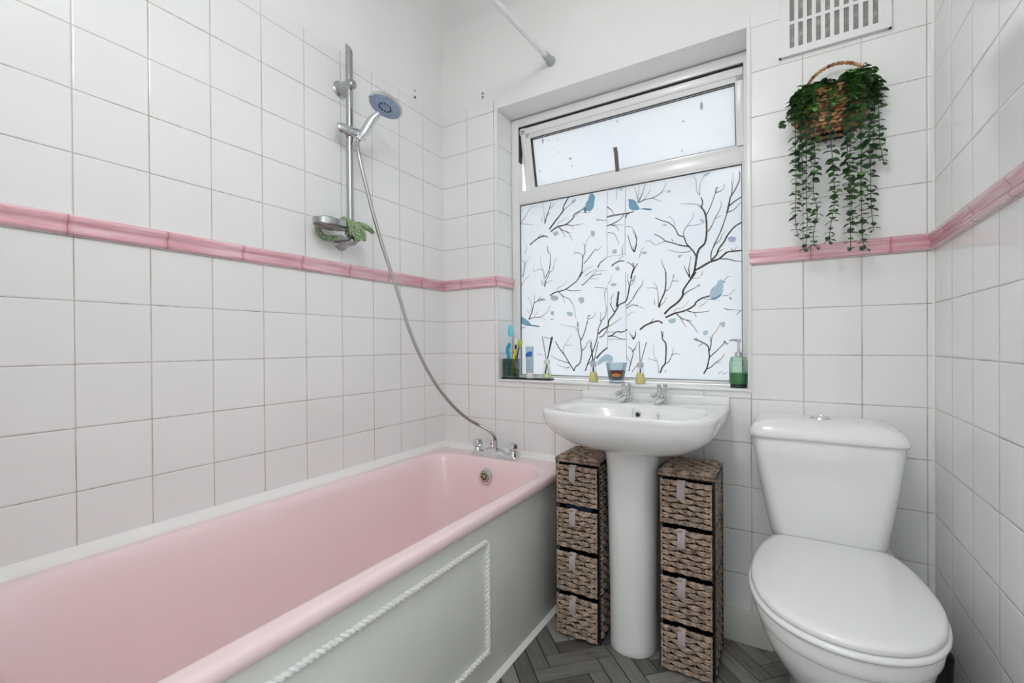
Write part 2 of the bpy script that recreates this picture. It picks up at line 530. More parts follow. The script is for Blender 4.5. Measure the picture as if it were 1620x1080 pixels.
# glazing beads
def bead(x0, x1, z0, z1, w_=.009, y0=.132, y1=.150):
    box(bm, x0 - w_, x0, y0, y1, z0 - w_, z1 + w_, .003); box(bm, x1, x1 + w_, y0, y1, z0 - w_, z1 + w_, .003)
    box(bm, x0 - w_, x1 + w_, y0, y1, z0 - w_, z0, .003); box(bm, x0 - w_, x1 + w_, y0, y1, z1, z1 + w_, .003)
bead(GX0, GX1, GZ0, GZ1)
wf = struct(obj('window_1', bm, M_white))
bm = bm_new()     # stepped rebate behind the opening light
box(bm, .3562, .3592, .134, .165, 1.905, 2.0695); box(bm, .3562, 1.3202, .134, .150, 2.0645, 2.0695)
obj('window_gasket', bm, M_gasket, wf)
bm = bm_new()
for a in ((GX0, GX0 + .0022, GZ0, GZ1), (GX1 - .0022, GX1, GZ0, GZ1), (GX0, GX1, GZ0, GZ0 + .0022), (GX0, GX1, GZ1 - .0028, GZ1)):
    box(bm, a[0], a[1], .136, .1415, a[2], a[3])
obj('pane_gasket', bm, M_gasket, wf)
bm = bm_new(); box(bm, WX0 + .0005, WX1 - .0005, -.007, .1280, .8662, .8752, .002)
obj('window_sill', bm, M_gloss, wf)

# lower pane: glass with printed frosted film stuck on the room side
STROKES=[(5,4,0,514,1565,543,1597,582,1637,585,1656,605,1688,613,1697),
(3,1,1,585,1639,610,1657,632,1669,645,1682),
(5,3,0,520,1553,554,1570,598,1576,631,1597,637,1613,666,1626,685,1633),
(2,1,1,631,1597,661,1619,687,1615,719,1610),
(3,1,0,598,1575,626,1567,653,1566,682,1567),
(2,1,1,626,1567,636,1548),
(3,1,0,562,1566,582,1551,609,1534,631,1497),
(2,1,0,582,1551,625,1532),
(2,1,0,568,1560,590,1529,592,1516),
(2,1,1,554,1570,560,1589,582,1596,599,1606),
(4,2,0,491,1594,497,1619,515,1663,521,1687),
(2,1,1,494,1617,512,1637,520,1641),
(2,1,1,490,1599,487,1636,485,1667,477,1692),
(2,1,0,515,1660,532,1670,538,1684),
(2,1,1,477,1606,473,1628),
(4,3,0,410,1505,438,1523,461,1533,491,1537,505,1529),
(3,2,0,450,1529,470,1547),
(3,2,0,461,1533,486,1543),
(3,1,1,359,1613,384,1641,409,1674,418,1683),
(2,1,1,362,1612,396,1605,429,1597),
(2,1,2,418,1683,445,1679,477,1674),
(2,1,1,359,1629,372,1696),
(3,2,0,489,1341,510,1375,516,1405,519,1441,506,1463,503,1489),
(2,1,0,510,1367,530,1376,536,1401,547,1428),
(2,1,1,486,1342,482,1372,469,1405,467,1446),
(2,1,1,481,1378,454,1385,428,1377,434,1411),
(4,2,0,656,1327,673,1351,678,1414,689,1443,684,1478),
(3,1,0,683,1389,710,1416,736,1447,746,1441,764,1456),
(2,1,0,678,1414,668,1435,641,1443,636,1434),
(2,1,1,689,1462,700,1491,716,1513),
(2,1,1,673,1346,699,1368,730,1375),
(4,2,0,748,1366,758,1384,776,1397,791,1408),
(3,1,1,714,1325,740,1350,786,1350),
(3,1,1,688,1334,709,1347,751,1363),
(1.2,1.2,0,793,1690,790,1547,791,1410),
(1.2,1.2,0,874,1692,871,1564,870,1409),
(1,1,1,791,1410,816,1410,870,1411),
(2,1,1,835,1697,835,1668,832,1645),
(6,6,1,792,1581,832,1583,890,1582),
(3,1,0,793,1623,812,1606,822,1587),
(4,2,0,792,1542,817,1548,846,1560,866,1578),
(2,1,1,742,1575,767,1569,792,1569),
(3,1,0,810,1543,832,1534,844,1513),
(2,1,0,794,1513,822,1504,836,1479,843,1457),
(2,1,1,817,1543,865,1536),
(3,3,0,873,1563,882,1581,908,1586),
(4,3,0,810,1367,826,1378,850,1385,867,1383),
(2,1,0,840,1383,848,1397,865,1405),
(3,2,0,908,1416,898,1434,889,1463,882,1492),
(3,1,0,910,1416,917,1441,917,1473,906,1503),
(2,1,1,875,1528,899,1522,906,1498),
(4,2,0,893,1308,902,1340,907,1351,893,1369,877,1378),
(3,1,0,907,1351,921,1362),
(3,3,0,905,1354,903,1373),
(2,1,0,858,1410,858,1443,865,1452),
(2,1,1,383,1466,392,1497,383,1514),
(3,1,0,370,1355,382,1413,380,1429,364,1433),
(2,1,1,382,1413,413,1452),
(2,1,1,742,1578,787,1566),
(6,5,0,1135,1291,1146,1318,1154,1370,1158,1387,1166,1403,1183,1419,1190,1448,1191,1491,1189,1521),
(5,3,0,1189,1521,1183,1543,1173,1562,1177,1579,1171,1601),
(3,2,0,1189,1527,1203,1553,1223,1609),
(3,1,0,1223,1609,1239,1611,1250,1619,1256,1637),
(3,3,0,1223,1609,1227,1626,1233,1627),
(3,1,1,1171,1560,1159,1573,1134,1581,1097,1587),
(2,1,1,1167,1608,1165,1637,1176,1669,1190,1686),
(2,1,1,1165,1611,1155,1630,1153,1669,1141,1691),
(3,1,0,1195,1464,1207,1480,1221,1510,1242,1551,1242,1572),
(2,1,1,1221,1510,1244,1519),
(4,2,0,1154,1370,1140,1397,1117,1426,1107,1454,1086,1465,1073,1494,1049,1519,1019,1533,994,1548),
(2,1,1,1075,1502,1067,1526,1049,1546),
(4,2,0,1129,1414,1096,1422,1066,1435,1036,1447,1023,1460,992,1482),
(2,1,1,1036,1447,1014,1441,996,1436,969,1458,955,1452),
(2,1,0,1064,1442,1060,1455),
(3,1,1,1107,1454,1107,1476,1122,1500,1140,1524,1144,1545),
(2,1,1,1119,1498,1142,1495,1171,1498,1183,1502),
(3,1,1,1134,1400,1117,1393,1079,1398,1044,1412),
(6,4,0,1146,1318,1170,1329,1202,1346,1234,1355,1261,1376,1280,1378,1314,1378),
(3,3,0,1206,1352,1207,1381,1220,1414,1242,1462,1262,1521),
(5,4,0,1206,1352,1226,1371,1234,1393,1253,1419,1265,1442,1288,1469,1314,1484),
(3,2,0,1234,1355,1265,1351,1291,1341,1314,1338),
(5,3,0,1262,1523,1265,1535,1271,1563,1275,1583,1292,1610,1306,1644,1306,1673),
(3,1,0,1279,1591,1281,1624,1278,1646),
(4,3,0,1269,1549,1288,1564,1315,1579),
(3,1,0,1267,1528,1288,1535,1305,1553,1313,1558),
(3,1,1,1218,1410,1238,1425,1246,1445,1261,1460),
(3,2,0,1218,1406,1220,1418),
(2,1,0,1234,1383,1253,1391),
(2,1,0,1282,1377,1276,1393),
(2,1,0,1284,1379,1295,1393),
(4,1,0,924,1620,933,1633,947,1663,957,1693),
(2,1,1,924,1625,929,1666,929,1694),
(2,1,1,924,1634,915,1673,906,1686),
(3,1,0,929,1620,952,1627,988,1630,1015,1642,1033,1663,1039,1684),
(2,1,1,947,1628,966,1646,979,1671),
(2,1,1,988,1628,1019,1609),
(2,1,1,1010,1640,1037,1651),
(2,1,1,1285,1632,1283,1674),
(1.2,1.2,0,1316,1700,1314,1515,1314,1274),
(3,1,0,1037,1297,1035,1326,1025,1352,1020,1375),
(3,1,0,1127,1294,1112,1326,1108,1344),
(3,1,0,1129,1294,1125,1325,1129,1351,1133,1376),
(2,1,1,1170,1295,1178,1316),
(3,1,0,909,1419,902,1443),
(3,1,0,911,1423,919,1464,914,1492,905,1512),
(2,1,1,928,1389,939,1420,951,1432),
(4,2,0,899,1326,911,1351,923,1368),
(2,1,1,1068,1294,1068,1312),
(4,3,0,514,1258,541,1271,589,1280,620,1297,651,1318,667,1345,672,1354),
(2,1,0,667,1345,682,1351),
(3,1,0,594,1282,625,1273,676,1273),
(3,1,0,560,1272,578,1254,615,1233,635,1196,644,1144),
(2,1,0,568,1264,584,1242,591,1220),
(2,1,1,547,1273,558,1292,584,1304,602,1320),
(4,2,0,487,1301,493,1326,509,1354,515,1368),
(2,1,1,490,1311,509,1324,526,1328),
(2,1,1,484,1307,485,1341,482,1371),
(2,1,0,475,1310,472,1332),
(3,2,0,673,1293,696,1310,721,1331,765,1338),
(2,1,1,711,1320,750,1317),
(2,1,0,793,1293,805,1306,810,1326),
(2,1,0,733,1282,765,1277,788,1273),
(2,1,0,788,1273,779,1258,780,1231,783,1203),
(4,2,0,402,1152,419,1186,431,1226,459,1239,492,1241),
(3,2,0,448,1235,467,1256),
(3,2,0,459,1238,481,1248),
(2,1,1,431,1226,434,1275),
(2,1,1,405,1177,391,1208),
(2,1,1,413,1187,414,1232,394,1263),
(3,1,0,402,1152,425,1159,464,1162,497,1181,517,1214),
(2,1,1,430,1161,453,1190),
(2,1,1,464,1162,497,1144),
(3,2,1,396,1125,458,1118),
(3,2,0,349,1098,361,1110,381,1115),
(3,1,1,362,1315,380,1339,406,1362),
(4,3,0,633,912,641,931,662,950,670,997,665,1044,670,1054,685,1086,700,1137),
(3,2,0,667,1049,655,1087,650,1134),
(2,1,0,653,1111,659,1134),
(2,1,1,650,1092,635,1111,604,1114,567,1125),
(2,1,0,700,1142,720,1148,730,1155,735,1171),
(3,2,0,700,1142,703,1158,715,1158),
(3,1,0,672,1002,690,1021,700,1042,715,1053),
(4,3,0,633,912,618,935,585,985,566,1007,540,1046),
(3,1,0,613,945,576,956,550,963,518,980),
(2,1,0,613,928,587,928,544,939),
(2,1,1,613,928,581,918),
(2,1,1,582,992,582,1016,603,1050,622,1073),
(2,1,1,595,1028,624,1028),
(4,3,0,687,913,699,946,729,1016,744,1062,749,1099,764,1131),
(3,1,0,699,942,724,965,744,979),
(5,4,0,749,1076,768,1094,792,1109,797,1134,816,1156,835,1187,844,1200,871,1212,881,1238,888,1278),
(7,6,0,832,1192,835,1214,841,1256),
(3,2,0,821,1170,802,1207),
(2,1,0,807,1202,809,1233,821,1249),
(3,1,0,888,1278,897,1308,901,1334),
(2,1,0,885,1282,881,1309,883,1327),
(2,1,0,890,1277,908,1294,912,1320),
(4,2,0,754,1062,773,1071,792,1103),
(3,1,1,792,1105,816,1120,844,1137,857,1146),
(3,1,0,759,1131,778,1149,787,1185,782,1203),
(2,1,0,759,1131,760,1172),
(3,1,0,874,1194,890,1207,908,1232,923,1258),
(3,1,0,874,1183,898,1195,923,1192),
(2,1,1,876,1149,894,1164,912,1166),
(1.2,1.2,0,871,1337,872,1158,874,958),
(1.2,1.2,1,791,1285,792,1162,791,1007),
(4,3,0,792,1065,811,1070,830,1084,857,1083,878,1094),
(3,2,0,792,1065,820,1066,843,1056,871,1052),
(2,1,1,783,1084,830,1084),
(5,4,0,741,970,758,991,789,1017),
(1,1,1,791,1052,871,1052),
(3,2,0,883,918,893,958,902,998,888,1016,882,1020),
(3,2,0,902,1003,913,1016),
(2,1,0,888,954,875,980),
(2,1,1,897,914,922,950),
(3,1,0,904,1051,893,1069,884,1087),
(3,1,0,904,1051,913,1069,911,1086),
(2,1,0,485,1066,529,1055),
(2,1,1,474,982,440,992),
(6,5,0,1030,1152,1052,1175,1081,1196,1101,1221,1103,1241,1117,1265,1141,1297,1151,1312),
(3,1,0,1101,1223,1125,1240,1149,1251,1164,1260),
(3,1,0,1131,1289,1122,1307,1114,1316),
(2,1,1,1133,1289,1157,1287,1176,1302),
(5,4,0,1035,1138,1069,1153,1101,1160,1129,1171,1148,1185,1150,1193,1172,1208,1200,1215),
(3,1,0,1119,1161,1148,1154,1179,1155,1202,1158),
(2,1,0,1144,1154,1152,1135),
(3,1,0,1077,1152,1097,1133,1125,1119,1148,1090,1156,1073),
(2,1,0,1091,1137,1105,1112,1115,1097),
(2,1,0,1117,1126,1136,1121),
(2,1,1,1067,1157,1077,1171,1101,1175,1125,1202),
(2,1,1,1179,1206,1210,1201,1236,1198),
(2,1,1,1247,1213,1269,1216,1290,1237),
(2,1,1,1254,1273,1265,1284,1276,1285),
(2,1,1,1162,1174,1179,1185,1193,1195),
(5,3,0,1009,1179,1015,1204,1032,1242,1037,1280,1037,1322),
(2,1,0,1032,1244,1049,1253,1061,1282,1067,1311),
(2,1,0,1063,1284,1088,1282),
(3,1,1,1007,1183,1006,1226,1001,1261,988,1283),
(2,1,1,1001,1257,982,1262,956,1262),
(2,1,0,1013,1187,1032,1203,1037,1220),
(2,1,0,993,1192,990,1214),
(3,1,0,901,1221,921,1253,941,1278,943,1300),
(2,1,0,898,1197,925,1189,949,1178),
(5,4,0,930,1090,951,1107,977,1118,1002,1125,1015,1121,1023,1115),
(3,2,0,970,1113,987,1135),
(3,2,0,985,1119,1004,1127),
(5,3,0,1012,913,1022,939,1033,956,1036,1028,1023,1050,1021,1071,1017,1084),
(2,1,0,1023,1058,1027,1084),
(3,1,0,1032,952,1047,960,1058,986,1066,1016),
(2,1,0,1058,986,1076,992,1092,988),
(2,1,1,1005,912,1006,938,999,964,987,990,987,1029),
(2,1,1,999,962,963,973),
(2,1,0,1031,915,1036,928),
(4,3,0,1178,915,1190,938,1197,971,1199,979,1196,1011,1192,1024,1175,1036,1148,1049),
(2,1,0,1175,1032,1157,1022),
(3,1,0,1197,999,1205,1028,1203,1044,1201,1060),
(3,1,1,1205,1028,1209,1060,1224,1080,1239,1112),
(3,2,0,1199,979,1224,1003,1250,1031),
(3,2,0,1250,1031,1253,1041,1259,1031,1266,1031),
(3,1,0,1190,934,1205,942,1224,961,1242,975,1253,995),
(2,1,1,1220,958,1242,961),
(2,1,1,1250,1164,1276,1159,1310,1156),
(2,1,0,1310,1156,1293,1138),
(1.2,1.2,0,1314,1298,1313,1023),
(3,1,0,897,998,906,1007,922,1042),
(3,1,0,902,1051,900,1069),
(3,1,0,900,1051,911,1069,910,1091),
(2,1,1,897,916,915,941,924,952),
(3,1,0,899,1294,912,1320),
(2,1,1,1231,915,1246,929),
(2,1,1,1246,915,1264,924),]
BLOBS=[(0,711,1617,698,1624,690,1639,696,1658,706,1671,712,1690,724,1693,737,1678,735,1662,732,1638,724,1624),
(4,690,1612,682,1636,690,1639,698,1624),
(0,887,1627,884,1641,901,1638,915,1629,924,1611,933,1594,924,1590,905,1591,891,1600,886,1613),
(4,933,1591,952,1593,983,1584,974,1581,947,1588),
(0,351,1169,379,1158,407,1137,413,1122,390,1122,361,1133,349,1139),
(4,407,1127,458,1118,452,1115,413,1121),
(1,741,947,748,961,768,979,787,989,810,980,815,962,801,952,787,957,768,956,753,942),
(1,1202,1231,1210,1246,1225,1257,1230,1271,1241,1276,1254,1267,1249,1256,1247,1228,1239,1214,1221,1203,1204,1203,1200,1219),
(4,1251,1269,1258,1266,1251,1264),
(0,1204,1204,1225,1209,1243,1222,1239,1212,1221,1202),
(3,1265,1428,1276,1435,1292,1428,1290,1414,1273,1414),
(2,531,1547,554,1552,559,1538,542,1530),
(2,716,1528,731,1528,736,1511,721,1505),
(2,814,1434,831,1437,833,1422,816,1419),
(2,826,1359,843,1362,845,1348,831,1346),
(1,626,1677,645,1684,643,1670,626,1665),
(1,842,1695,862,1690,857,1681,845,1688),
(1,1180,1686,1204,1692,1200,1684,1184,1679),
(2,1043,1648,1056,1648,1054,1639,1043,1641),
(2,942,1415,960,1411,958,1404,941,1406),
(3,1085,1384,1100,1384,1092,1374,1084,1375),
(1,1167,1518,1183,1509,1179,1501,1169,1507),
(2,520,1258,552,1253,557,1239,536,1232,520,1241),
(2,656,1238,681,1239,681,1218,666,1214),
(2,807,1292,831,1291,826,1280,807,1283),
(1,599,1179,627,1175,625,1159,604,1164),
(2,519,1185,533,1184,533,1167,520,1170),
(2,516,1151,530,1150,529,1145,518,1146),
(1,357,1371,351,1331,362,1325),
(1,1048,1130,1071,1134,1073,1119,1056,1113,1046,1122),
(1,1177,1081,1194,1081,1192,1066,1179,1065),
(2,1239,1112,1254,1113,1252,1095,1241,1098),
(2,1140,1053,1156,1053,1159,1042,1148,1042),
(3,1269,1209,1279,1202,1276,1195,1270,1200),
(3,1250,1166,1267,1161,1261,1158),
(2,1155,1261,1164,1263,1164,1255,1155,1255),
(2,1023,1514,1041,1514,1036,1508),]
M_t0 = mk_translucent('print_brown', (.10, .085, .07), (.07, .055, .045), .6)
M_t1 = mk_translucent('print_grey_brown', (.30, .28, .28), (.22, .20, .20), .7)
M_t2 = mk_translucent('print_pale', (.46, .46, .52), (.45, .46, .5), .75)
M_b0 = mk_translucent('print_blue', (.27, .46, .58), (.2, .36, .48), .75)
M_b1 = mk_translucent('print_pale_blue', (.50, .62, .69), (.6, .7, .76), .75)
M_b2 = mk_translucent('print_grey_leaf', (.56, .57, .62), (.6, .6, .64), .75)
M_b3 = mk_translucent('print_lilac', (.52, .52, .66), (.6, .6, .68), .75)
M_b4 = mk_translucent('print_dark_blue', (.15, .30, .42), (.1, .2, .3), .7)
bm = bm_new()
box(bm, GX0 - .004, GX1 + .004, .142, .146, GZ0 - .004, GZ1 + .004, mat=0)
for f in bm.faces:
    if f.calc_center_median().y > .1455: f.material_index = 9
YP = [.14195]
def inwin(x, z): return GX0 + .002 < x < GX1 - .002 and GZ0 + .002 < z < GZ1 - .002
def clampx(x): return min(max(x, GX0), GX1)
def clampz(z): return min(max(z, GZ0), GZ1)
layer = .1418
rnd = random.Random(5)
for w0, w1, tone, *q in STROKES:
    pts = [Vector((q[i] / 1000, 0, q[i + 1] / 1000)) for i in range(0, len(q), 2)]
    pts = spline(pts, 4) if len(pts) > 2 else pts
    n = len(pts)
    w0 *= .00135; w1 *= .0013
    w0 = max(w0, .0016); w1 = max(w1, .0014)
    layer -= .0000008
    prev = None
    for i, p in enumerate(pts):
        t = (pts[min(i + 1, n - 1)] - pts[max(i - 1, 0)]).normalized()
        s = Vector((-t.z, 0, t.x)) * .5 * (w0 + (w1 - w0) * i / (n - 1)) * (1 + .25 * (rnd.random() - .5))
        a = (clampx(p.x + s.x), layer, clampz(p.z + s.z)); c = (clampx(p.x - s.x), layer, clampz(p.z - s.z))
        cur = (bm.verts.new(a), bm.verts.new(c))
        if prev:
            f = bm.faces.new((prev[0], prev[1], cur[1], cur[0])); f.material_index = 1 + tone
        prev = cur
for k, *q in BLOBS:
    pts = spline([Vector((q[i] / 1000, 0, q[i + 1] / 1000)) for i in range(0, len(q), 2)], 4, closed=True)
    layer -= .0000008
    c = sum(pts, Vector()) / len(pts)
    cv = bm.verts.new((clampx(c.x), layer, clampz(c.z)))
    vs = [bm.verts.new((clampx(p.x), layer, clampz(p.z))) for p in pts]
    for i in range(len(vs)):
        f = bm.faces.new((cv, vs[i], vs[(i + 1) % len(vs)])); f.material_index = 4 + k
pane = obj('glass_pane', bm, [M_frost, M_t0, M_t1, M_t2, M_b0, M_b1, M_b2, M_b3, M_b4, M_clear], wf, smooth=False, recalc=False,
           label='frosted pane printed with bare branches and blue birds')

# top-hung opening light, ajar: bottom pushed outwards
hz, hy = 2.064, .150
ang = math.radians(-12)
def tilt(bm):
    bmesh.ops.rotate(bm, verts=bm.verts[:], cent=(0, hy, hz), matrix=Matrix.Rotation(-ang, 3, 'X'))
SX0, SX1, SZ0, SZ1 = .3605, 1.3185, 1.745, 2.0635
bm = bm_new()
sw = .050
for a in ((SX0, SX0 + sw, SZ0, SZ1), (SX1 - sw + .022, SX1, SZ0, SZ1), (SX0, SX1, SZ0, SZ0 + .045), (SX0, SX1, SZ1 - sw, SZ1)):
    box(bm, a[0], a[1], .136, .178, a[2], a[3], .003)
for a in ((SX0 + .006, SX0 + .03, SZ0, SZ1), (SX0, SX1, SZ1 - .03, SZ1 - .006)):
    box(bm, a[0], a[1], .131, .138, a[2], a[3], .002)
tilt(bm)
sash = obj('opening_light', bm, M_white, wf)
bm = bm_new()
g0, g1, h0, h1 = SX0 + sw, SX1 - sw + .022, SZ0 + .045, SZ1 - sw
box(bm, g0 - .004, g1 + .004, .150, .154, h0 - .004, h1 + .004, mat=0)
for f in bm.faces:
    if f.calc_center_median().y > .1535: f.material_index = 1
tilt(bm)
# stains: faint print remains
rnd = random.Random(11)
spots = [(.47, 1.99, .004, .012), (.50, 1.985, .003, .003), (.545, 1.98, .003, .003), (.545, 1.925, .003, .003), (.60, 1.885, .006, .006), (.605, 1.85, .003, .004),
         (.83, 1.99, .004, .004), (1.10, 1.925, .004, .004), (1.17, 1.965, .005, .016), (.44, 1.86, .004, .004), (1.09, 1.815, .004, .004)]
pm = [M_t2]
def tl(p):
    v = Vector(p) - Vector((0, hy, hz)); v.rotate(Matrix.Rotation(-ang, 3, 'X')); return v + Vector((0, hy, hz))
for x, z, a, b_ in spots:
    vs = [bm.verts.new(tl((x + a * math.cos(t / 10 * 2 * PI) * (1 + .3 * rnd.random()), .1498, z + b_ * math.sin(t / 10 * 2 * PI)))) for t in range(10)]
    f = bm.faces.new(vs); f.material_index = 2
obj('light_pane', bm, [M_frost, M_clear, M_t2], sash, smooth=False, recalc=False, label='frosted pane of the opening light with faint spots')
bm = bm_new()
for a in ((g0, g0 + .003, h0, h1), (g0 + .006, g0 + .009, h0, h1), (g1 - .003, g1, h0, h1), (g0, g1, h0, h0 + .002), (g0, g1, h1 - .003, h1), (g0 + .006, g1, h1 - .009, h1 - .006)):
    box(bm, a[0], a[1], .143, .1485, a[2], a[3])
tilt(bm)
obj('light_gasket', bm, M_gasket, sash)
# brown stay arm
bm = bm_new()
loft(bm, [[(x - .008, y, z), (x + .008, y, z), (x + .008, y + .004, z), (x - .008, y + .004, z)] for x, y, z in ((.843, .126, 1.762), (.840, .127, 1.80), (.836, .130, 1.84), (.831, .132, 1.868))])
obj('window_stay', bm, plain('brown_stay', (.13, .10, .09), .45), wf)
# ------------------------------------------------------------------ fill lamp, added to brighten the room (unseen, behind the camera)
lx, ly, lz = FILL_LAMP_POS
t = thing('fill_lamp', (lx, ly, 2.469), 'added white globe fill lamp, unseen on the doorway side of the room', 'lamp')
bm = bm_new(); lathe(bm, [(.055, 2.469), (.055, 2.445), (.045, 2.43), (.012, 2.425), (.012, 2.40), (.045, 2.395), (.045, lz + .100)], (lx, ly, 0))
obj('fill_lamp_base', bm, M_white, t)
b = NB('fill_lamp_glow'); em = b.t.nodes.new('ShaderNodeEmission'); em.inputs[0].default_value = (.975, .995, 1, 1); em.inputs[1].default_value = FILL_LAMP_STRENGTH
b.link(em.outputs[0], b.out.inputs[0])
bm = bm_new(); bmesh.ops.create_uvsphere(bm, u_segments=32, v_segments=16, radius=FILL_LAMP_R, matrix=Matrix.Translation((lx, ly, lz)))
obj('fill_lamp_globe', bm, b.m, t)

# ------------------------------------------------------------------ ring generators
def rr(x0, x1, y0, y1, r, z, k=8, s=6):
    """rounded rectangle, counter-clockwise, fixed vertex count; r may be a 4-tuple (x1y0, x1y1, x0y1, x0y0)"""
    R = r if isinstance(r, (tuple, list)) else (r,) * 4
    cs = [(x1 - R[0], y0 + R[0], -90, R[0]), (x1 - R[1], y1 - R[1], 0, R[1]), (x0 + R[2], y1 - R[2], 90, R[2]), (x0 + R[3], y0 + R[3], 180, R[3])]
    out = []
    for i, (cx, cy, a0, q) in enumerate(cs):
        arc = [(cx + q * math.cos(math.radians(a0 + 90 * j / k)), cy + q * math.sin(math.radians(a0 + 90 * j / k)), z) for j in range(k + 1)]
        out += arc
        nx = cs[(i + 1) % 4]
        a = math.radians(nx[2]); e = (nx[0] + nx[3] * math.cos(a), nx[1] + nx[3] * math.sin(a))
        p = arc[-1]
        out += [(p[0] + (e[0] - p[0]) * j / s, p[1] + (e[1] - p[1]) * j / s, z) for j in range(1, s)]
    return out
def sup(cx, cy, ax, ay0, ay1, z, nf=4., nb=20., n=96):
    """superellipse sampled by angle: ay0 reach to -y (front, exponent nf), ay1 to +y (back, nb)"""
    out = []
    for i in range(n):
        t = 2 * PI * i / n; c, s = math.cos(t), math.sin(t)
        b, e = (ay1, nb) if s > 0 else (ay0, nf)
        r = (abs(c / ax) ** e + abs(s / b) ** e) ** (-1 / e)
        out.append((cx + r * c, cy + r * s, z))
    return out

# ------------------------------------------------------------------ bath
t = thing('bathtub', (.34, -.85, 0), 'pink bathtub with a sage grey panel along the left wall', 'bathtub')
bm = bm_new()
Y0, Y1 = -1.70, -.001
ir = (.16, .135, .12, .16)
def inner(dx, z, dl=0, de=0, rr_=None):
    q = tuple(v * 1.0 for v in ir)
    return rr(.058 + dx + dl, .646 - dx, -1.60 + dx * 2.2, -.112 - dx * .8 - de, tuple(v + (rr_ or 0) for v in q), z)
rings = [rr(.001, .680, Y0, Y1, .012, .500), rr(.001, .688, Y0, Y1, .014, .502), rr(.001, .6925, Y0, Y1, .016, .508), rr(.001, .693, Y0, Y1, .016, .518), rr(.001, .6915, Y0, Y1, .016, .528), rr(.002, .688, Y0, Y1, .02, .5325), rr(.003, .683, Y0, Y1, .02, .5348), rr(.006, .678, Y0, Y1, .02, .5355),
         rr(.010, .672, Y0 + .004, Y1 - .004, .02, .5356), inner(-.014, .5356), inner(-.008, .5355), inner(-.003, .5345), inner(.003, .531), inner(.009, .522), inner(.016, .505), inner(.026, .46), inner(.040, .38), inner(.056, .29), inner(.072, .22), inner(.095, .175), inner(.13, .152), inner(.18, .145)]
loft(bm, rings, False, True)
obj('bath_shell', bm, M_pink, t, angle=60)
bm = bm_new(); box(bm, .662, .676, Y0, -.002, .001, .505, .002)
pn = obj('bath_panel', bm, M_panel, t, label='sage grey painted panel')
# rope moulding : two strands twisted about a rectangle
def rope(bm, p0, p1, r=.0056, pitch=.028):
    p0, p1 = Vector(p0), Vector(p1); L_ = (p1 - p0).length; d = (p1 - p0) / L_
    a = Vector((1, 0, 0)); b_ = d.cross(a)
    n = max(8, int(L_ / .0022))
    for ph in (0, PI):
        pts = []
        for i in range(n + 1):
            q = i / n * L_; th = 2 * PI * q / pitch + ph
            pts.append(p0 + d * q + (a * math.cos(th) + b_ * math.sin(th)) * r * .75)
        tube(bm, pts, r, 6)
bm = bm_new()
ry0, ry1, rz0, rz1, rx = -1.30, -.622, .106, .441, .6785
rope(bm, (rx, ry0, rz1), (rx, ry1, rz1)); rope(bm, (rx, ry1, rz1), (rx, ry1, rz0)); rope(bm, (rx, ry1, rz0), (rx, ry0, rz0)); rope(bm, (rx, ry0, rz0), (rx, ry0, rz1))
obj('rope_moulding', bm, M_rope, pn, label='white rope moulding')
# overflow on the tap end
oc = Vector((.338, -.1395, .466)); on_ = Vector((0, -.985, .17)).normalized()
bm = bm_new(); lathe(bm, [(.0, -.004), (.034, -.004), (.034, .001), (.032, .0035), (.026, .0045), (.0235, .002), (.0235, .001)], oc, on_, 32, cap1=True)
ov = obj('overflow', bm, M_chrome, t, label='chrome overflow ring')
bm = bm_new(); lathe(bm, [(.0, .001), (.022, .001), (.0225, .004), (.018, .0065), (0, .007)], oc, on_, 28)
og = obj('overflow_rose', bm, plain('worn_brass', (.52, .46, .33), .3, metal=1), ov, label='brass rose with dark holes')
bm = bm_new()
e1 = Vector((1, 0, 0)); e2 = on_.cross(e1)
for i in range(6):
    a = i * PI / 3 + .3
    lathe(bm, [(.0045, .004), (.0045, .0078)], oc + (e1 * math.cos(a) + e2 * math.sin(a)) * .0115, on_, 12)
obj('drain_hole', bm, M_dark, ov)

# bath mixer on the tap-end deck
t = thing('bath_mixer_tap', (.338, -.060, .5355), 'chrome bath shower mixer tap with two round handles on the bath rim', 'tap')
bm = bm_new()
zb = .5355
body = []
for x, h, w_ in ((.224, .006, .018), (.232, .012, .022), (.252, .017, .024), (.275, .020, .021), (.30, .032, .026), (.338, .038, .029), (.376, .032, .026), (.40, .020, .021), (.425, .017, .024), (.444, .012, .022), (.452, .006, .018)):
    body.append([(x, -.060 + w_ * math.cos(a) , zb + max(0.0, h * (.0 + 1.0 * math.sin(a)) if math.sin(a) > 0 else 0) + (.004 if math.sin(a) > .01 else 0)) for a in [PI * j / 10 for j in range(11)]])
loft(bm, body, True, True, closed=True)
box(bm, .222, .454, -.085, -.035, zb, zb + .005, .002)
for x in (.244, .432): lathe(bm, [(.021, zb + .004), (.019, zb + .02), (.014, zb + .032), (.012, zb + .036)], (x, -.060, 0))
lathe(bm, [(.020, zb + .02), (.0185, zb + .036), (.016, zb + .040)], (.338, -.06, 0))
obj('mixer_body', bm, M_chrome, t)
def handle(bm, x, y, z0, r=.0215, h=.033, lobes=0):
    rg = []
    for rq, hq in ((.010, 0), (.0165, .002), (r, .008), (r * 1.03, .014), (r, .022), (r * .86, h - .001), (r * .5, h + .001), (.001, h + .0015)):
        rg.append([(x + rq * (1 + .05 * math.cos(6 * a)) * math.cos(a), y + rq * (1 + .05 * math.cos(6 * a)) * math.sin(a), z0 + hq) for a in [2 * PI * j / 36 for j in range(36)]])
    loft(bm, rg)
for x in (.244, .432):
    bm = bm_new(); handle(bm, x, -.060, zb + .034)
    obj('tap_handle', bm, M_chrome, t)
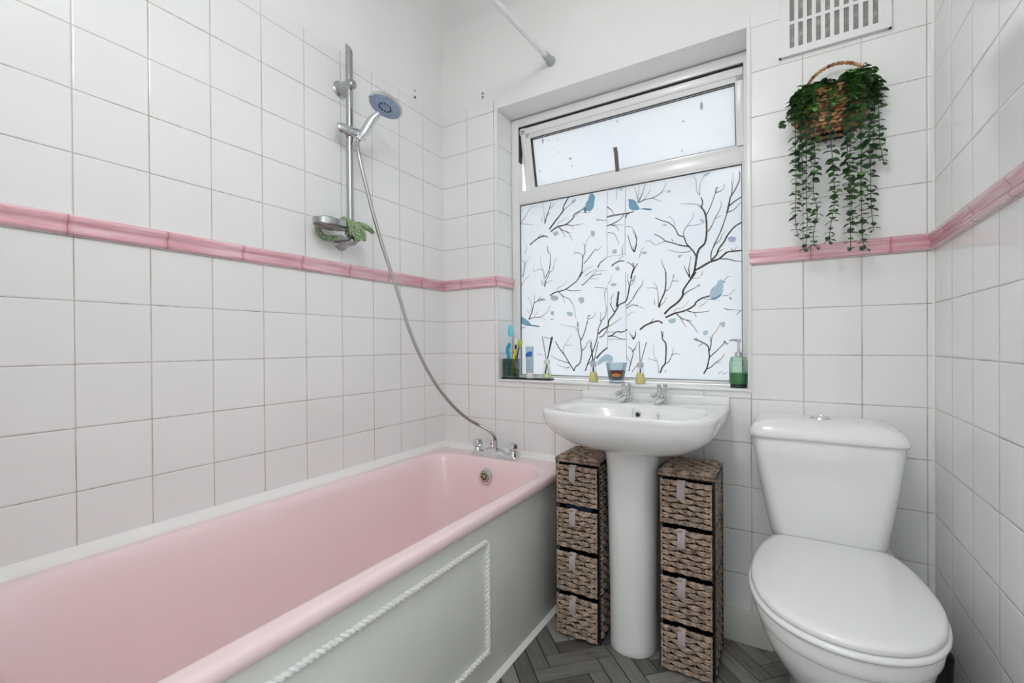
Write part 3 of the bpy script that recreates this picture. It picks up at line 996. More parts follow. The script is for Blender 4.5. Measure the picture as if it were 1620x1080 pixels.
bm = bm_new(); lathe(bm, [(.011, zb + .038), (.011, zb + .050), (.0125, zb + .052), (.0125, zb + .063), (.010, zb + .066), (0, zb + .0665)], (.322, -.056, 0))
obj('diverter_knob', bm, M_chrome, t)
bm = bm_new(); lathe(bm, [(.010, zb + .038), (.0105, zb + .058), (.0115, zb + .060), (.0115, zb + .074), (.009, zb + .076)], (.3455, -.070, 0))
obj('hose_outlet', bm, M_chrome, t)

# ------------------------------------------------------------------ shower
HOSE = [(0.088, -0.590, 1.800), (0.098, -0.603, 1.775), (0.110, -0.604, 1.721), (0.121, -0.587, 1.632), (0.13, -0.566, 1.543), (0.141, -0.541, 1.448), (0.151, -0.517, 1.367), (0.162, -0.493, 1.29), (0.174, -0.466, 1.202), (0.185, -0.441, 1.114), (0.197, -0.412, 1.035), (0.213, -0.376, 0.954), (0.227, -0.344, 0.894), (0.244, -0.306, 0.835), (0.267, -0.253, 0.77), (0.291, -0.198, 0.719), (0.312, -0.15, 0.688), (0.329, -0.112, 0.664), (0.340, -0.086, 0.642), (0.3455, -0.072, 0.618), (.3455, -.070, .604)]
pts = spline(HOSE, 22)
bm = bm_new()
rs = [.0068 + .0009 * math.cos(i * PI) for i in range(len(pts))]
tube(bm, pts, rs, 10)
single('shower_hose', bm, M_steel_hose, (.3455, -.070, .605), 'long flexible steel shower hose hanging from the handset to the bath mixer', 'hose', angle=70)

RX, RY = .052, -.600
t = thing('shower_rail', (0, RY, 1.42), 'vertical chrome shower riser rail on the left tiled wall', 'shower rail')
bm = bm_new(); tube(bm, [(RX, RY, 1.412), (RX, RY, 2.125)], .0130, 20)
obj('rail', bm, M_chrome_d, t)
bm = bm_new()
loft(bm, [[(RX + .0133 * math.cos(a), RY + .0133 * math.sin(a), z if z else 2.146 - .014 * (math.sin(a) * .8 + math.cos(a) * .5)) for a in [2 * PI * j / 20 for j in range(20)]] for z in (2.122, 0)])
obj('end_cap', bm, M_chrome_d, t)
for z in (2.005, 1.424):
    bm = bm_new()
    lathe(bm, [(.030, .0), (.030, .004), (.026, .007), (.021, .018), (.0195, .04), (.0185, .056), (.018, .070), (.015, .078), (.008, .0825), (0, .0835)], (0, RY - .002, z), (1, 0, 0), 28)
    obj('wall_bracket', bm, M_chrome_d, t)
SZ = 1.842
t2 = bm_new()
ax = Vector((.27, .96, 0)).normalized()
cc = Vector((.060, RY - .002, 1.832))
lathe(t2, [(.0, -.057), (.012, -.0565), (.0175, -.052), (.0195, -.044), (.0200, -.020), (.0175, -.0185), (.0175, -.017), (.0195, -.016), (.0195, .022), (.0175, .0232), (.0175, .0245), (.0190, .026), (.0190, .048), (.0165, .056), (.010, .0605), (0, .0615)], cc, ax, 26)
obj('slider_clamp', t2, M_chrome, t)

# handset resting in the clamp
hd0 = Vector((.092, -.566, 1.828))           # lower end, in the clamp
HC = Vector((.170, -.530, 1.932))             # centre of the head
t = thing('shower_handset', tuple(hd0), 'round chrome shower handset with a blue spray face clipped on the rail', 'shower head')
bm = bm_new()
hn = Vector((-.09, -.34, -.935)).normalized()   # spray direction
h1 = HC - hn * .010
pts = spline([hd0 + Vector((-.004, -.024, -.028)), hd0 + Vector((.002, -.004, 0)), hd0.lerp(h1, .22) + Vector((-.003, 0, .006)), hd0.lerp(h1, .42) + Vector((-.004, 0, .009)), h1 + (hd0 - h1).normalized() * .050 + hn * -.004], 5)
n_ = len(pts)
tube(bm, pts, [.0095 + .0065 * math.sin(PI * min(1, i / (n_ - 1) * 1.1)) + .003 * i / n_ for i in range(n_)], 16)
obj('handle', bm, M_chrome, t)
bm = bm_new(); lathe(bm, [(.0, -.020), (.025, -.019), (.046, -.014), (.060, -.006), (.0645, .001), (.0640, .006), (.060, .0085), (.0585, .0085)], HC, hn, 40)
hd = obj('head_shell', bm, M_chrome, t)
bm = bm_new(); lathe(bm, [(.0590, .0065), (.0590, .0085), (.042, .0105), (.026, .0112), (.024, .009), (0, .009)], HC, hn, 40)
def mk_face():
    b = NB('blue_spray_face'); c = b.coord()
    v = b.t.nodes.new('ShaderNodeTexVoronoi'); b.link(c, v.inputs['Vector']); v.inputs['Scale'].default_value = 190
    b.pbr(Base_Color=b.mix(b.ramp(v.outputs['Distance'], .2, .45), (.15, .17, .24), (.36, .47, .68)), Roughness=.35)
    return b.m
fc = obj('spray_face', bm, mk_face(), hd, label='pale blue spray face')
bm = bm_new()
e1 = hn.orthogonal().normalized(); e2 = hn.cross(e1)
for i in range(12):
    a = i * PI / 6
    lathe(bm, [(.0026, .009), (.0026, .0125)], HC + (e1 * math.cos(a) + e2 * math.sin(a)) * .0225, hn, 8)
obj('nozzle', bm, M_black, hd)

# soap dish on the foot of the rail
t = thing('soap_dish', (.06, -.69, 1.455), 'chrome wire soap dish fixed to the bottom of the shower rail', 'soap dish')
bm = bm_new()
dc = Vector((.066, -.690, 1.468))
def ell(cx, cy, cz, a, b_, n=40): return [Vector((cx + a * math.cos(2 * PI * i / n), cy + b_ * math.sin(2 * PI * i / n), cz)) for i in range(n)]
rg = []
for dz, sc in ((-.010, .98), (.006, 1.0)):
    pass
for i, (sc, dz) in enumerate(((1.0, -.011), (1.0, .010), (.95, .010), (.95, -.011))):
    rg.append([(p.x, p.y, p.z) for p in ell(dc.x, dc.y, dc.z + dz, .045 * sc, .072 * sc)])
loft(bm, rg + [rg[0]], False, False)
obj('dish_ring', bm, M_chrome_d, t)
bm = bm_new()
for i in range(-3, 4):
    dx = i * .0115; yy = .070 * math.sqrt(max(0, 1 - (dx / .044) ** 2))
    tube(bm, [(dc.x + dx, dc.y - yy, dc.z - .009), (dc.x + dx, dc.y - yy * .6, dc.z - .014), (dc.x + dx, dc.y + yy * .6, dc.z - .014), (dc.x + dx, dc.y + yy, dc.z - .009)], .0022, 6)
obj('wire_base', bm, M_chrome_d, t)
bm = bm_new(); tube(bm, [(dc.x - .01, dc.y + .068, dc.z - .004), (RX + .004, RY - .022, 1.447), (RX + .002, RY - .012, 1.440)], .006, 8)
obj('dish_arm', bm, M_chrome_d, t)

# green exfoliating glove draped over the dish
def mk_glove():
    b = NB('green_towelling'); c = b.coord()
    n = b.noise(c, 170, 4, .65)
    b.pbr(Base_Color=b.mix(b.ramp(n, .35, .65), (.10, .17, .075), (.40, .52, .31)), Roughness=.9, Normal=b.bump(n, .9, .004))
    return b.m
M_glove = mk_glove()
bm = bm_new()
gl = [([(.075, -.660, 1.484), (.085, -.648, 1.487), (.100, -.642, 1.474), (.106, -.640, 1.452), (.104, -.640, 1.434)], .0135),
      ([(.070, -.632, 1.480), (.086, -.620, 1.484), (.103, -.616, 1.466), (.110, -.614, 1.438), (.108, -.614, 1.414)], .0135),
      ([(.070, -.612, 1.478), (.088, -.596, 1.479), (.104, -.590, 1.462), (.110, -.587, 1.440), (.110, -.586, 1.420)], .0105),
      ([(.072, -.605, 1.484), (.088, -.580, 1.484), (.104, -.560, 1.474), (.116, -.545, 1.456)], .0105)]
for p, r in gl:
    q = spline(p, 5); k = len(q)
    tube(bm, q, [r * (.75 + .35 * math.sin(PI * min(1, i / k * 1.0) ** .6)) if i < k - 2 else r * (.8 if i == k - 2 else .35) for i in range(k)], 12, flat=.75)
# palm lying in the dish and cuff hanging behind
rg = []
for i in range(9):
    f = i / 8; y = -.735 + f * .115
    rg.append([(.070 + .026 * math.cos(a) * (1 - .12 * math.sin(f * 9)), y, 1.477 + .009 * math.sin(a) + .003 * math.sin(f * 7)) for a in [2 * PI * j / 14 for j in range(14)]])
loft(bm, rg)
q = spline([(.040, -.720, 1.476), (.020, -.715, 1.462), (.016, -.705, 1.440), (.026, -.690, 1.424), (.050, -.655, 1.425)], 5)
tube(bm, q, .013, 12, flat=.7)
single('exfoliating_glove', bm, M_glove, (.07, -.66, 1.43), 'green towelling glove draped over the chrome soap dish', 'glove', angle=60)

# curtain rail
t = thing('curtain_rail', (.598, 0, 2.237), 'white tubular shower curtain rail fixed to the wall above the window', 'curtain rail')
d_ = Vector((0, -1, -.055)).normalized()
pe = Vector((.598, -.001, 2.238))
bm = bm_new(); tube(bm, [pe + d_ * .055, pe + d_ * 1.62], .0115, 20)
obj('pole', bm, plain('white_enamel_tube', (.82, .82, .82), .12, coat=.5), t)
bm = bm_new(); lathe(bm, [(.020, -.0005), (.020, .006), (.0165, .012), (.0158, .055), (.0145, .062)], pe, d_, 28)
obj('end_socket', bm, plain('grey_socket', (.42, .44, .43), .35), t)

# screw plugs left in the plaster / top tiles
for i, (x, y, z, ax_) in enumerate(((-.004, -.190, 2.199, 0), (.0, -.191, 2.167, 0), (.240, .004, 2.206, 1), (.240, .004, 2.188, 1))):
    c = (x, y, z); a = (1, 0, 0) if ax_ == 0 else (0, -1, 0)
    bm = bm_new(); lathe(bm, [(.0055, -.003), (.0055, .001), (.004, .0015), (.0032, -.001), (0, -.001)], c, a, 14)
    lab = ['upper wall plug in the plaster above the left wall tiles', 'lower wall plug above the left wall tiles', 'upper dark wall plug beside the top of the window', 'lower dark wall plug beside the top of the window'][i]
    single('wall_plug', bm, plain('grey_plug', (.25, .25, .24), .6) if i < 2 else M_black, c, lab, 'wall plug', 'wall plugs left above the tiles')

# vent grille
t = thing('ventilation_grille', (1.581, 0, 1.968), 'white slotted ventilation grille at the top of the back wall', 'vent')
vx0, vx1, vz0, vz1 = 1.4365, 1.7255, 1.968, 2.256
cols = [1.4665 + i * .02385 for i in range(10)]; rows = [(1.9905, 2.0665), (2.0765, 2.1525), (2.1625, 2.2385)]
bm = bm_new()
xs_ = sorted([vx0, vx1] + cols + [c + .0130 for c in cols]); zs_ = sorted([vz0, vz1] + [q for r in rows for q in r])
V = {(i, k, d): bm.verts.new((x, -.014 if d == 0 else -.009, z)) for i, x in enumerate(xs_) for k, z in enumerate(zs_) for d in (0, 1)}
def hole(i, k): return any(abs(xs_[i] - c) < 1e-6 for c in cols) and any(abs(zs_[k] - r[0]) < 1e-6 for r in rows)
for i in range(len(xs_) - 1):
    for k in range(len(zs_) - 1):
        if hole(i, k):
            for a, c in (((i, k), (i + 1, k)), ((i + 1, k), (i + 1, k + 1)), ((i + 1, k + 1), (i, k + 1)), ((i, k + 1), (i, k))):
                bm.faces.new((V[a + (0,)], V[c + (0,)], V[c + (1,)], V[a + (1,)]))
        else:
            for d in (0, 1): bm.faces.new((V[i, k, d], V[i + 1, k, d], V[i + 1, k + 1, d], V[i, k + 1, d]))
box(bm, vx0, vx0 + .006, -.0138, 0, vz0, vz1); box(bm, vx1 - .006, vx1, -.0138, 0, vz0, vz1); box(bm, vx0, vx1, -.0138, 0, vz0, vz0 + .006); box(bm, vx0, vx1, -.0138, 0, vz1 - .006, vz1)
obj('grille_plate', bm, M_white, t, smooth=False)
def mk_mesh():
    b = NB('insect_mesh'); X = b.sep(b.coord())
    def cell(q):
        f = b.math('FRACT', b.math('MULTIPLY', q, 420)); return b.ramp(b.math('ABSOLUTE', b.math('SUBTRACT', f, .5)), .22, .30, 1, 0)
    m_ = b.math('MULTIPLY', cell(X[0]), cell(X[2]))
    n = b.noise(b.coord(), 40, 3)
    b.pbr(Base_Color=b.mix(m_, b.mix(b.ramp(n, .5, .7), (.36, .35, .33), (.55, .53, .50)), (.01, .01, .01)), Roughness=.7)
    return b.m
bm = bm_new(); box(bm, vx0 + .01, vx1 - .01, -.0085, -.0075, vz0 + .01, vz1 - .01)
obj('insect_mesh', bm, mk_mesh(), t, label='dusty grey insect mesh')
# ------------------------------------------------------------------ washbasin and pedestal
BX = 1.012
t = thing('washbasin', (BX, -.22, .685), 'white ceramic washbasin on a pedestal below the window', 'washbasin')
bm = bm_new()
rings = []
def hull(k, z, n=96):
    # k = 1 full outline .. 0 foot outline
    cy0, f0, b0, a0 = -.22, .236, .2195, .2735
    a = .100 + (a0 - .100) * k; f = .105 + (f0 - .105) * k; b_ = .16 + (b0 - .16) * k
    return sup(BX + .012 * (1 - k), cy0, a, f, b_, z, nf=2.3 + 2.5 * k, nb=3 + 27 * k)
for q in range(0, 13):
    s = q / 12; k = math.sin(s * PI / 2) ** 1.12; z = .683 + .117 * (1 - math.cos(s * PI / 2)) ** .95
    rings.append(hull(k, z))
rings += [hull(1.010, .806), hull(1.010, .814), hull(1.0, .8190), hull(.975, .8205)]
def bowl(a, f, b_, z, nn=3.4): return sup(1.028, -.285, a, f, b_, z, nf=nn, nb=nn)
rings += [bowl(.226, .146, .138, .8175), bowl(.220, .140, .132, .8155), bowl(.213, .134, .126, .810), bowl(.203, .126, .119, .796), bowl(.188, .115, .110, .770), bowl(.165, .10, .099, .742, 2.8), bowl(.12, .075, .08, .722, 2.4), bowl(.05, .035, .04, .714, 2)]
loft(bm, rings, True, True)
obj('basin', bm, M_ceramic, t, angle=70)
bm = bm_new(); box(bm, .737, 1.2845, -.0175, -.0005, .805, .8455, .005, 3)
obj('upstand', bm, M_ceramic, t)
# overflow, chain stay
bn = Vector((0, -.93, .36)).normalized()
bm = bm_new(); lathe(bm, [(.012, -.002), (.012, .001), (.0105, .0025), (.0075, .0015), (.0068, .0005), (0, .0003)], (1.009, -.1715, .786), bn, 24)
ovf = obj('overflow_ring', bm, M_chrome, t)
bm = bm_new(); lathe(bm, [(.0062, .0), (.0062, .0022), (0, .0023)], (1.009, -.1715, .786), bn, 16)
obj('overflow_hole', bm, M_dark, ovf)
bm = bm_new(); lathe(bm, [(.011, .8165), (.011, .8195), (.006, .822), (0, .8235)], (.990, -.098, 0)); tube(bm, [(.978, -.098, .819), (1.005, -.098, .821)], .003, 8)
tube(bm, [(.990, -.106, .8205), (.990, -.125, .8215), (.990, -.145, .8175), (.990, -.158, .808), (.990, -.172, .795), (.990, -.178, .775)], .0011, 5)
obj('chain_stay', bm, M_chrome, t)
bm = bm_new()
for i in range(8):
    a = i * PI / 4
    lathe(bm, [(0, -.005), (.0048, -.003), (.006, 0), (.0048, .003), (0, .005)], (1.079, -.176, .794), bn, 12) if i == 0 else None
tube(bm, [(1.079, -.178, .790), (1.077, -.183, .775), (1.078, -.192, .755)], .0012, 5)
obj('plug_chain', bm, M_chrome, t)

t = thing('basin_pedestal', (.998, -.16, 0), 'tall white ceramic pedestal under the washbasin between two wicker towers', 'pedestal')
bm = bm_new()
rg = []
for z, a, f, b_ in ((.0, .077, .085, .17), (.004, .079, .088, .17), (.02, .078, .087, .17), (.15, .078, .087, .17), (.45, .083, .089, .17), (.62, .088, .090, .17), (.655, .091, .092, .17), (.668, .094, .096, .17), (.6825, .098, .100, .17)):
    rg.append(sup(.998, -.195, a, f, b_, z, nf=2.2, nb=8, n=64))
loft(bm, rg); obj('pedestal_column', bm, M_ceramic, t, angle=60)

def basin_tap(x, lab):
    t = thing('basin_tap', (x, -.062, .819), lab, 'tap', 'basin pillar taps')
    bm = bm_new()
    lathe(bm, [(.021, .8202), (.021, .8215), (.0185, .824), (.0165, .832), (.015, .842)], (x, -.060, 0), n=28)
    # spout pointing forward and down
    rg = []
    for i, (dy, z, w_, h) in enumerate(((.0, .830, .0135, .010), (-.02, .834, .0135, .009), (-.045, .832, .012, .0085), (-.068, .826, .0105, .0075), (-.080, .820, .009, .006))):
        rg.append([(x + w_ * math.cos(a) , -.058 + dy, z + h * math.sin(a)) for a in [2 * PI * j / 16 for j in range(16)]])
    loft(bm, rg)
    lathe(bm, [(.0075, 0), (.0075, -.012), (.0062, -.013)], (x, -.131, .823), (0, 0, 1), 16)
    obj('tap_body', bm, M_chrome, t)
    bm = bm_new()
    lathe(bm, [(.013, .841), (.0175, .843), (.0185, .846), (.0178, .872), (.0192, .880), (.0175, .886), (.008, .888), (0, .8882)], (x, -.060, 0), n=28)
    # side lever
    tube(bm, [(x - .012, -.066, .851), (x - .024, -.078, .848), (x - .031, -.086, .842)], [.0065, .0085, .0078], 12)
    obj('tap_head', bm, M_chrome, t)
basin_tap(.934, 'left chrome pillar tap on the washbasin')
basin_tap(1.067, 'right chrome pillar tap on the washbasin')

# ------------------------------------------------------------------ wicker drawer towers
def mk_wick(name, a=(.13, .085, .065), c=(.62, .47, .37)):
    b = NB(name); co = b.coord()
    n = b.noise(co, 55, 5, .6); n2 = b.noise(co, 420, 3)
    f = b.math('ADD', b.math('MULTIPLY', b.ramp(n, .3, .7), .75), b.math('MULTIPLY', n2, .3))
    b.pbr(Base_Color=b.mix(f, a, c), Roughness=.75, Normal=b.bump(n2, .5, .0015))
    return b.m
M_wick = mk_wick('water_hyacinth_weave')
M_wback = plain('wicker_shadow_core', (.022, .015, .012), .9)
M_tab = plain('mauve_grey_webbing', (.47, .41, .40), .7, bump=.2, bscale=200)
M_frame = plain('black_wire_frame', (.02, .02, .022), .4)
M_line = plain('dark_lining', (.02, .02, .024), .8)

def weave(bm, O, U, V, N, w, h, rows, cols, rnd, fat=1.0, rim=True):
    """plaited strands: rows of tapering two-ply lumps passing over alternate stakes"""
    O, U, V, N = map(Vector, (O, U, V, N))
    rh = h / rows; cw = w / cols
    q = [O, O + U * w, O + U * w + V * h, O + V * h]
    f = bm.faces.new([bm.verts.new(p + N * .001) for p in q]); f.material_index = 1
    for r in range(rows):
        off = (r % 2) * .5
        cy = (r + .5) * rh
        k = -1
        while k < cols + 1:
            x0 = (k + off) * cw; x1 = x0 + cw * 1.12
            x0 += rnd.uniform(-.03, .03) * cw; k += 1
            a_, b_ = max(x0, .001), min(x1, w - .001)
            if b_ - a_ < cw * .25: continue
            tilt_ = rnd.uniform(-.10, .10) * rh
            bulge = rnd.uniform(.9, 1.15) * fat
            for ply in (0, 1):
                pts = []; rs = []
                m_ = 6
                for i in range(m_ + 1):
                    s = i / m_; x = a_ + (b_ - a_) * s
                    lens = math.sin(PI * s)
                    side = (1 if ply else -1)
                    y = cy + side * rh * .20 * math.cos(PI * (s - .5) * .6 + (.3 if ply else -.3)) * (.55 + .45 * lens) + tilt_ * (s - .5) * 2 + side * rh * .10 * (s - .5)
                    dpt = .001 + (.0085 * lens) * bulge
                    pts.append(O + U * x + V * y + N * dpt); rs.append(rh * (.10 + .19 * lens) * fat * rnd.uniform(.9, 1.1))
                tube(bm, pts, rs, 6)
    # stakes peeping between
    for c in range(1, cols * 2):
        x = c * cw / 2
        tube(bm, [O + U * x + N * .0015, O + U * x + V * h + N * .0015], .0014, 5)
    if rim:
        for v_ in (.004, h - .004):
            n = int(w / .0045)
            pts = [O + U * (w * i / n) + V * (v_ + .0012 * math.sin(i * 1.9)) + N * (.004 + .0012 * math.cos(i * 1.9)) for i in range(n + 1)]
            tube(bm, pts, [.0036 + .0010 * math.sin(i * 2.6) for i in range(n + 1)], 6)
        for u_ in (.003, w - .003):
            n = int(h / .006)
            pts = [O + U * u_ + V * (h * i / n) + N * (.004 + .0012 * math.cos(i * 1.9)) for i in range(n + 1)]
            tube(bm, pts, [.0032 + .0010 * math.sin(i * 2.6) for i in range(n + 1)], 6)

TWD, TDP, TH = .168, .195, .625
def make_tower(x0, y0, seed, label, grp):
    rnd = random.Random(seed)
    t = thing('wicker_storage_tower', (x0 + TWD / 2, y0 + TDP / 2, 0), label, 'storage unit', grp)
    # frame
    bm = bm_new(); r = .0032
    cs = [(x0 + r, y0 + .006), (x0 + TWD - r, y0 + .006), (x0 + TWD - r, y0 + TDP - r), (x0 + r, y0 + TDP - r)]
    for c in cs: tube(bm, [(c[0], c[1], 0), (c[0], c[1], TH - .006)], r, 8)
    for z in (.006, .158, .312, .466, .612):
        p = [(c[0], c[1], z) for c in cs]
        for i in range(4): tube(bm, [p[i], p[(i + 1) % 4]], r * .9, 8)
        if z < .6: box(bm, x0 + .006, x0 + TWD - .006, y0 + .01, y0 + TDP - .006, z - .001, z + .001)
    obj('wire_frame', bm, M_frame, t)
    bm = bm_new()
    weave(bm, (x0, y0, TH - .002), (1, 0, 0), (0, 1, 0), (0, 0, 1), TWD, TDP, 9, 3, rnd, 1.0)
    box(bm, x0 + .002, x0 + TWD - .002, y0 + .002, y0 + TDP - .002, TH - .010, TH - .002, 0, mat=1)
    n = int(TWD / .006)
    tube(bm, [(x0 + TWD * i / n, y0 + .001, TH - .006 + .001 * math.sin(i * 2.1)) for i in range(n + 1)], [.0048 + .001 * math.sin(i * 2.6) for i in range(n + 1)], 7)
    obj('woven_top', bm, [M_wick, M_wback], t)
    for sx, nx in ((x0 + TWD - .011, 1), (x0 + .011, -1)):
        bm = bm_new()
        weave(bm, (sx, y0 + .012, .008), (0, 1, 0), (0, 0, 1), (nx, 0, 0), TDP - .018, TH - .022, 40, 4, rnd, .75, rim=False)
        obj('woven_side', bm, [M_wick, M_wback], t)
    for k in range(4):
        z0 = .009 + k * .1535; h = .1365
        lean = (.0, .004, .003, .001)[(k + seed) % 4]
        yf = y0 - .001 - lean
        bm = bm_new()
        ins = .008
        weave(bm, (x0 + ins, yf, z0), (1, 0, 0), (0, 0, 1), (0, -1, 0), TWD - 2 * ins, h, 8, 3, rnd, 1.0)
        a, b_ = x0 + ins, x0 + TWD - ins; yb = y0 + TDP - .012
        # box of the drawer, open at the top
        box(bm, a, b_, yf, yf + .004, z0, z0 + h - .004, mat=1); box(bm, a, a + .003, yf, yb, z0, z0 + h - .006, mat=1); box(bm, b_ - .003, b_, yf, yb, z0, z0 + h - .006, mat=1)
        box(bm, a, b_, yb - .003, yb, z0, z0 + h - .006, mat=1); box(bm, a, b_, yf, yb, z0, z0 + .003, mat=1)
        dr = obj('drawer', bm, [M_wick, M_wback], t)
        bm = bm_new()
        xc = x0 + TWD * .43; hw = .0115
        pr = [(yf + .006, z0 + h - .012), (yf + .005, z0 + h + .001), (yf - .004, z0 + h + .003), (yf - .0135, z0 + h - .006), (yf - .0165, z0 + h - .030), (yf - .0150, z0 + h - .052), (yf - .0125, z0 + h - .0565), (yf - .0120, z0 + h - .052), (yf - .0135, z0 + h - .030), (yf - .0110, z0 + h - .008), (yf - .003, z0 + h + .001), (yf + .003, z0 + h - .001), (yf + .004, z0 + h - .012)]
        loft(bm, [[(xc + s * hw, y, z) for y, z in pr] for s in (-1, 1)])
        obj('pull_tab', bm, M_tab, dr, angle=50)
    return t
make_tower(.738, -.273, 1, 'left brown wicker tower of four drawers beside the bath', 'wicker drawer towers under the washbasin')
make_tower(1.101, -.268, 2, 'right brown wicker tower of four drawers beside the toilet', 'wicker drawer towers under the washbasin')
# folded navy cloth showing in the third drawer up of the left tower
bm = bm_new()
for i, (a, b_, z) in enumerate(((.752, .880, .4745), )):
    rg = []
    for j in range(9):
        f = j / 8
        rg.append([(.775 + .095 * f, y, .445 + .011 * s * (1 + .2 * math.sin(f * 9)) + zz) for y, zz, s in ((-.262, 0, 0), (-.262, .004, 1), (-.255, .006, 1), (-.15, .006, 1), (-.145, 0, 0))])
    loft(bm, rg)
single('folded_cloth', bm, plain('navy_cloth', (.02, .04, .10), .9, bump=.3, bscale=150), (.815, -.21, .445), 'dark blue folded cloth inside the left wicker tower', 'cloth')

# ------------------------------------------------------------------ toilet
TX = 1.5605
t = thing('toilet', (TX, -.30, 0), 'white close-coupled toilet with the lid closed beside the right wall', 'toilet')
half = [(0, -.163), (.06, -.163), (.112, -.164), (.134, -.172), (.153, -.205), (.172, -.27), (.184, -.35), (.1875, -.42), (.181, -.49), (.160, -.563), (.122, -.622), (.066, -.661), (0, -.675)]
def seat_outline(z, inset=0, k=4, cx=TX):
    full = half + [(-x, y) for x, y in reversed(half[1:-1])]
    P = spline([Vector((x, y, 0)) for x, y in full], k, closed=True)
    n = len(P); out = []
    for i, p in enumerate(P):
        tt = (P[(i + 1) % n] - P[i - 1]).normalized()
        nn = Vector((tt.y, -tt.x, 0))
        if nn.dot(p - Vector((0, -.42, 0))) < 0: nn = -nn
        q = p - nn * inset
        out.append((cx + q.x, q.y, z))
    return out
def mixr(A, B, f): return [tuple(a * (1 - f) + b * f for a, b in zip(p, q)) for p, q in zip(A, B)]
def shr(R, f, z): return [(TX + (p[0] - TX) * f, -.40 + (p[1] + .40) * f, z) for p in R]
bm = bm_new()
loft(bm, [seat_outline(.4440, .010), seat_outline(.4440, .003), seat_outline(.4465, .001), seat_outline(.4530, .001), seat_outline(.4575, .003), seat_outline(.4605, .009), seat_outline(.4622, .022)] + [shr(seat_outline(0, .022), f, z) for f, z in ((.75, .4632), (.4, .4640), (.1, .4642))])
obj('seat_lid', bm, M_seat, t, angle=60)
bm = bm_new()
loft(bm, [seat_outline(.4275, .004), seat_outline(.4290, -.003), seat_outline(.4340, -.005), seat_outline(.4395, -.003), seat_outline(.4425, .005)])
obj('toilet_seat', bm, M_seat, t, angle=60)
foot = []
so = seat_outline(0, 0); n_ = len(so)
def foot_ring(z, a, y0, y1, e=3.0):
    cy = (y0 + y1) / 2; hb = (y1 - y0) / 2; out = []
    for p in so:
        th = math.atan2((p[1] + .42) / .255, (p[0] - TX) / .1875)
        c, s = math.cos(th), math.sin(th)
        r = (abs(c / a) ** e + abs(s / hb) ** e) ** (-1 / e)
        out.append((TX + r * c, cy + r * s, z))
    return out
bm = bm_new()
F1 = foot_ring(.12, .095, -.46, -.05); F0 = foot_ring(0, .112, -.49, -.03)
loft(bm, [shr(seat_outline(0, .012), .3, .4265), seat_outline(.4265, .012), seat_outline(.4250, .005), seat_outline(.420, .003), seat_outline(.402, .004), seat_outline(.392, .0055), seat_outline(.388, .008), seat_outline(.3865, .0125), seat_outline(.380, .0135), seat_outline(.355, .018),
          mixr(seat_outline(.325, .024), foot_ring(.325, .095, -.46, -.05), .06), mixr(seat_outline(.28, .032), foot_ring(.28, .095, -.46, -.05), .22), mixr(seat_outline(.23, .036), foot_ring(.23, .095, -.46, -.05), .50), mixr(seat_outline(.18, .036), foot_ring(.18, .095, -.46, -.05), .78), mixr(seat_outline(.14, .036), foot_ring(.14, .095, -.46, -.05), .95), foot_ring(.10, .095, -.46, -.05), foot_ring(.04, .102, -.475, -.04), foot_ring(.012, .112, -.49, -.03), F0])
obj('pan', bm, M_ceramic, t, angle=60)
# back shelf linking pan and cistern
bm = bm_new(); loft(bm, [rr(TX - a, TX + a, -.24, -.012, .03, z) for a, z in ((.10, .20), (.115, .33), (.145, .39), (.15, .425), (.148, .4405))])
obj('pan_shelf', bm, M_ceramic, t, angle=60)
for s in (-1, 1):
    bm = bm_new(); lathe(bm, [(.013, .4405), (.013, .452), (.011, .455), (0, .456)], (TX + s * .075, -.148, 0), n=20)
    obj('hinge', bm, M_seat, t)
CX = 1.5475
bm = bm_new()
def cis(a, y0, z, r=.035, sh=0): return rr(CX - a + sh, CX + a + sh, y0, -.004, (r, .006, .006, r), z)
loft(bm, [cis(.118, -.150, .441, .03, .008), cis(.132, -.158, .444, .035, .007), cis(.141, -.165, .452, .038, .007), cis(.1455, -.168, .466, .038, .006), cis(.160, -.177, .56, .036, .004), cis(.173, -.183, .64, .034, .002), cis(.1855, -.188, .735, .032, 0), cis(.1855, -.188, .747, .032)])
obj('cistern', bm, M_ceramic, t, angle=60)
bm = bm_new()
def ld_(a, y0, z, r=.036, yb=-.003): return rr(CX - a, CX + a, y0, yb, (r, .008, .008, r), z)
loft(bm, [ld_(.188, -.190, .7475, .034), ld_(.192, -.195, .749, .036), ld_(.1935, -.197, .754), ld_(.1925, -.196, .764), ld_(.188, -.192, .776), ld_(.178, -.185, .788, .036), ld_(.160, -.172, .7965, .034), ld_(.12, -.15, .8025, .03, -.02), ld_(.06, -.12, .8045, .02, -.04)])
obj('cistern_lid', bm, M_ceramic, t, angle=60)
bm = bm_new(); lathe(bm, [(.027, .800), (.027, .8075), (.0245, .8105), (.021, .8105), (.020, .8085), (.019, .8085), (.018, .810), (0, .8112)], (1.541, -.098, 0), n=36)
obj('flush_button', bm, M_chrome, t)

# dark bin in the corner to the right of the pan
bm = bm_new(); lathe(bm, [(.041, .0), (.042, .004), (.044, .235), (.0455, .24), (.045, .252), (.038, .260), (0, .262)], (1.765, -.225, 0), n=32)
single('toilet_brush_holder', bm, M_black, (1.765, -.225, 0), 'black cylindrical holder between the toilet pan and the right wall', 'brush holder')

